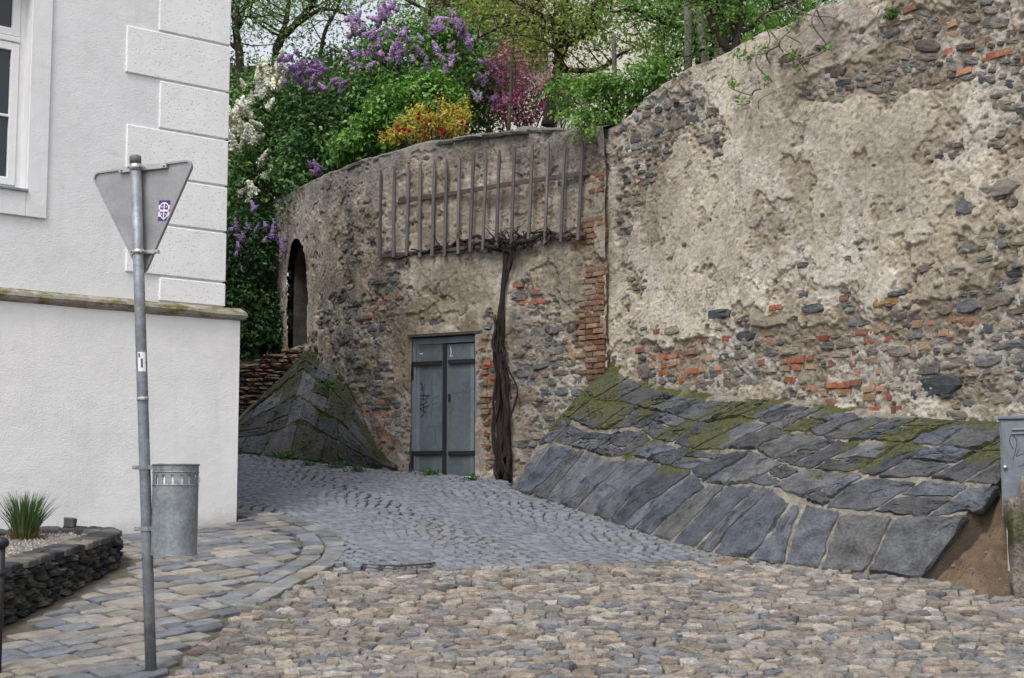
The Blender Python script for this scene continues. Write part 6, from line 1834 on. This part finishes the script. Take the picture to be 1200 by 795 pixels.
tree('background_tree', 'open crowned tree with thin crooked boughs rising behind the white lilac', [([(322, 120), (324, 75), (328, 48), (345, 30), (365, 5), (372, -20)], .13, .05), ([(327, 52), (336, 20), (340, -20)], .08, .03), ([(350, 28), (375, 12), (400, 15), (425, 30)], .05, .015), ([(372, 90), (380, 40), (395, 10), (402, -15)], .05, .02)], 31.0, FG, 5200, .07, 84, .3, 1.0, (8, 1.3))
tree('background_tree', 'slim tree with sparse young leaves close by the house corner', [([(283, 110), (280, 60), (277, 30), (280, -10)], .10, .04), ([(280, 60), (262, 45), (245, 40)], .05, .015), ([(279, 30), (288, 5), (296, -15)], .05, .02)], 30.0, FG, 3800, .07, 85, .3, 1.0, (8, 1.2))
tree('background_tree', 'leafy background tree filling the gap above the lavender lilac', [([(520, 70), (522, 20), (526, -20)], .12, .07), ([(522, 30), (495, 10), (465, -5)], .06, .02), ([(523, 20), (555, 5), (585, -10)], .06, .02)], 29.0, YG, 3000, .08, 86, .26, 1.0, (9, 1.2))
tree('background_tree', 'bright green tree seen beyond the crest of the rubble wall', [([(900, 80), (905, 30), (910, -20)], .14, .08), ([(905, 40), (940, 15), (975, -5)], .07, .02), ([(905, 40), (870, 20), (840, 10)], .07, .02)], 26.0, FG, 9500, .07, 87, .25, 1.0, (9, 1.1))
# leafy growth spilling over the wall top at the corner
b = P(705, 150, 20.4); b[2] = 6.0
t, _ = shrub('hanging_shrub', 'light green foliage spilling over the wall top above the last trellis laths', b, [px_ellipse(705, 122, 48, 34, 20.0, .4), px_ellipse(740, 100, 48, 30, 20.1, .4), px_ellipse(682, 146, 17, 20, 19.7, .2), px_ellipse(775, 88, 32, 24, 19.5, .35), px_ellipse(664, 112, 26, 22, 20.6, .3)], 130, .085, 6000, .062, [(.13, .27, .05), (.17, .33, .065), (.1, .2, .04), (.23, .38, .09)], 91, mat=M_LEAF, nst=16, r0=.02)
# hedge mass behind the white lilac
b = P(300, 250, 33.0); b[2] = float(zbank(b[0], 33.0))
shrub('hedge', 'dark unflowered hedge at the back of the bank', b, [px_ellipse(270, 130, 50, 55, 33, 1.0), px_ellipse(340, 120, 60, 45, 33, 1.0), px_ellipse(290, 220, 70, 60, 32, 1.0), px_ellipse(420, 95, 60, 50, 33.5, 1.0)], 240, .28, 15000, .11, [(.04, .075, .025), (.05, .095, .028), (.06, .07, .035)], 95)
# posts among the trees
M_POST = stone_mat('grey_post', 'object', 10, 60, (.7, 1.2), (.75, 1.2), .9, .6, .008, .2, (1, 1, .2))
for (x0, y0, x1, y1, Y, rad, c, lab) in [(596, 145, 602, 10, 23.6, .028, (.16, .13, .1), 'thin brown wooden stake beside the magenta blossom'), (720, 135, 719, 40, 21.6, .035, (.17, .155, .14), 'grey wooden post behind the hanging foliage'), (806, 84, 806, -20, 19.5, .055, (.16, .15, .14), 'stout grey post left of a slanting pole on the wall top'),
                                      (828, 74, 812, -20, 19.4, .055, (.2, .18, .165), 'slanting weathered pole beside the stout grey post'), (842, 70, 846, -20, 19.6, .07, (.26, .2, .16), 'thick pale pole with peeling reddish bark on the wall top')]:
    a, b = P(x0, y0 + 12, Y), P(x1, y1, Y)
    t = thing('garden_post', a, lab, 'post', 'posts along the wall top')
    mb = MB(); mb.tube(smooth_path([a, (a + b) / 2 + np.array([.01, 0, 0]), b], 8), rad, 8); mb.put('shaft', M_POST, t, True, c)
    mb = MB(); q = a + (b - a) * .25; mb.tube([q - (b - a) / np.linalg.norm(b - a) * .015, q + (b - a) / np.linalg.norm(b - a) * .015], rad + .004, 8); mb.put('wire_binding', M_IRON, t, True)

# bare overhanging branches with opening buds
ob = thing('overhanging_branch', WR.pt(*WR.pix(960, 15), .1), 'bare grey twigs with bright green buds drooping over the rubble wall', 'branches')
M_TWG = stone_mat('grey_twig', (.17, .15, .135), 20, 70, rough=.9, bstr=.4, bdist=.004)
Z1 = lambda L: [(680 + x / 3.3125, y / 3.3125) for x, y in L]
tw = [[(985, -20), (990, 70), (995, 140), (1000, 200), (975, 245), (930, 260), (905, 240), (885, 215)], [(940, -20), (900, 10), (870, 50), (850, 130), (830, 190), (800, 210), (750, 220), (700, 240), (660, 235)], [(880, 10), (840, 40), (800, 75), (775, 130), (760, 200)], [(790, 75), (780, 140), (800, 190), (790, 230)], [(740, 200), (750, 280), (775, 340), (770, 390), (730, 430)], [(770, 360), (700, 375), (660, 365), (640, 335)], [(1060, 90), (1000, 72), (940, 70), (890, 45), (800, 20)], [(860, 150), (900, 190), (925, 240), (915, 290)], [(700, 400), (690, 420), (720, 425)], [(880, -10), (860, 60), (870, 110)], [(820, 190), (770, 240), (740, 260)], [(1000, 200), (1020, 205)], [(960, -20), (975, 40), (960, 100), (985, 130)]]
r = np.random.default_rng(17)
for L in tw:
    q = smooth_path(Z1(L), 4 * len(L)); o0 = r.uniform(.12, .3)
    P3 = np.array([WR.pt(*WR.pix(x, y), o0 + .1 * math.sin(i * .5 + o0 * 40)) for i, (x, y) in enumerate(q)])
    mb = MB(); mb.tube(P3, np.linspace(.012, .005, len(P3)), 5); mb.put('twig', M_TWG, ob, True)
C = []
for x, y in Z1([(640, 330), (650, 345), (660, 215), (700, 158), (720, 165), (780, 205), (780, 315), (885, 215), (890, 255), (1020, 203), (780, 120), (720, 225), (905, 80), (630, 70), (682, 392), (535, 38), (770, 205), (870, 110), (690, 230), (840, 60)]):
    q = WR.pt(*WR.pix(x, y), .22); C += [q + r.normal(0, .028, 3) for _ in range(16)]
V, Fq, col = leaf_mesh(np.array(C), .055, 18, [(.16, .3, .04), (.2, .36, .06), (.12, .24, .035)])
put('bud_leaves', V, Fq, M_LEAF, ob, False, {'col': col})

# weeds
def weed(x, y, pos, w, hgt, n, label, seed, kind='tuft'):
    t = thing('weed', pos, label, 'weed')
    r = np.random.default_rng(seed)
    C = np.array(pos) + r.normal(0, 1, (n, 3)) * [w, w * .6, 0] + np.column_stack([np.zeros(n), np.zeros(n), r.uniform(0, hgt, n)])
    V, Fq, col = leaf_mesh(C, .07, seed, [(.07, .15, .03), (.1, .2, .04), (.05, .11, .025)], .2, .4)
    put('leaves', V, Fq, M_LEAF, t, False, {'col': col})
    blades(30, pos, w * .8, hgt * 1.3, .08, .004, seed, [(.08, .16, .04), (.06, .13, .03)]).put('stalks', M_LEAF, t)
for k, (x, y, w, hh, n, lab) in enumerate([(338, 538, .16, .1, 140, 'broad green weed at the foot of the mossy slate slope'), (362, 545, .07, .03, 40, 'flat weed patch on the setts below the mossy slope'), (396, 548, .1, .06, 60, 'small weed where setts meet the dark slate slope'), (418, 553, .07, .05, 50, 'weed growing from the setts near the lower end of the slope'),
                                       (504, 558, .06, .06, 60, 'weed at the left leaf of the cellar door'), (553, 564, .06, .05, 50, 'weed below the right leaf of the cellar door'), (589, 560, .05, .06, 30, 'weed at the foot of the vine stem')]):
    weed(x, y, G(x, y) + np.array([0, -.02, .02]), w, hh, n, lab, 600 + k)
u, z = WD.pix(397, 457); weed(0, 0, WD.pt(u, z, .1), .11, .14, 130, 'grass tuft rooted high on the slate slope against the plaster', 640)
u, z = WR.pix(1051, 22); weed(0, 0, WR.pt(u, z, .05), .05, .1, 80, 'grass tuft growing from a crack high in the rubble wall', 641)
u, z = WR.pix(885, 625)
# fallen leaves along the wall foot
fl = MB(); r = np.random.default_rng(9)
for k in range(130):
    if k < 60: a = r.random(); i = int(a * (len(Bp) - 2)); q = Bp[i] + (Bp[i + 1] - Bp[i]) * r.random(); q = q[:2] + r.normal(0, .05, 2) + np.array([-.05, -.05])
    elif k < 100: q = G(r.uniform(575, 640), r.uniform(566, 583))[:2]
    else: q = G(r.uniform(420, 640), r.uniform(600, 670))[:2]
    s_ = r.uniform(.012, .026); a = r.uniform(0, 6.28); zz = float(gz(*q)) + .026
    fl.add([(q[0] + s_ * math.cos(a), q[1] + s_ * math.sin(a), zz), (q[0] - s_ * .5 * math.sin(a), q[1] + s_ * .5 * math.cos(a), zz + .008), (q[0] - s_ * math.cos(a), q[1] - s_ * math.sin(a), zz), (q[0] + s_ * .5 * math.sin(a), q[1] - s_ * .5 * math.cos(a), zz + .006)], [[0, 1, 2, 3]], np.array([(.2, .1, .05), (.26, .13, .06), (.12, .08, .05)][r.integers(3)]))
tag(fl.put('fallen_leaves', M_LEAF), 'scattered small brown fallen leaves along the wall foot', 'leaves', kind='stuff')

# ---------------------------------------------------------------- cream house behind the garden
M_CREAM = plaster_mat('cream_plaster', (.56, .53, .47))
YH = 42.0
hb = thing('garden_house', P(740, 150, YH), 'cream plastered house with brown tiled roof half hidden behind the garden trees', 'house')
def hbox(px0, px1, z0, z1, Y0, Y1):
    a, b = P(px0, 100, Y0), P(px1, 100, Y0)
    return (a[0], Y0, z0), (b[0], Y1, z1)
zg_ = 5.0
za = P(700, -40, YH)[2]
mb = MB(); mb.box(*hbox(638, 842, zg_, za, YH, YH + 9)); mb.put('wall', M_CREAM, hb)
zw = P(600, 78, YH - 1)[2]
mb = MB(); mb.box(*hbox(500, 642, zg_, zw, YH - 1, YH + 8)); mb.put('wing_wall', M_CREAM, hb)
x0, x1 = P(488, 80, YH - 1)[0], P(640, 80, YH - 1)[0] + .05
zr_ = P(600, -8, YH + 3)[2]
M_RT = stone_mat('old_roof_tile', 'object', 8, 30, (.7, 1.25), (.75, 1.2), .9, .5, .02, .15)
V = [(x0, YH - 1.4, zw - .05), (x1, YH - 1.4, zw - .05), (x1, YH + 3.5, zr_), (x0, YH + 3.5, zr_), (x1, YH + 8.4, zw - .05), (x0, YH + 8.4, zw - .05)]
rf = put('roof', V, [[0, 1, 2, 3], [3, 2, 4, 5]], M_TILE, hb)
r = np.random.default_rng(3)
nrow = 16; sl = (np.array([0, 4.9, zr_ - zw + .05])) / nrow
mb = MB()
for j in range(nrow):
    nt__ = 42
    for i in range(nt__):
        w = (x1 - x0) / nt__; xa = x0 + (i + (.5 if j % 2 else 0)) * w
        if xa + w > x1: continue
        o = np.array([xa, YH - 1.4, zw - .05]) + sl * j; n = np.array([0, -sl[2], sl[1]]); n /= np.linalg.norm(n)
        e = sl * 1.15; g = .012
        col = np.array([(.14, .085, .065), (.17, .1, .075), (.12, .08, .07), (.1, .075, .065)][r.integers(4)]) * r.uniform(.8, 1.2)
        V = [o + np.array([g, 0, 0]) + n * .09, o + np.array([w - g, 0, 0]) + n * .09, o + e + np.array([w - g, 0, 0]) + n * .03, o + e + np.array([g, 0, 0]) + n * .03, o + np.array([g, 0, 0]) + n * .02, o + np.array([w - g, 0, 0]) + n * .02]
        mb.add(V, [[0, 1, 2, 3], [4, 5, 1, 0]], col)
M_RT2 = stone_mat('old_roof_tile_field', 'attr', 8, 30, (.7, 1.25), (.75, 1.2), .9, .5, .02, .15)
o = mb.put('roof_tiles', M_RT2, rf); tag(o, kind='stuff')
xa, xb = P(632, 0, YH)[0], P(848, 0, YH)[0]
put('main_roof', [(xa, YH - .5, za - .1), (xb, YH - .5, za - .1), (xb, YH + 4.5, za + 4), (xa, YH + 4.5, za + 4), (xb, YH + 9.5, za - .1), (xa, YH + 9.5, za - .1)], [[0, 1, 2, 3], [3, 2, 4, 5], [1, 4, 2], [0, 3, 5]], M_TILE, hb)
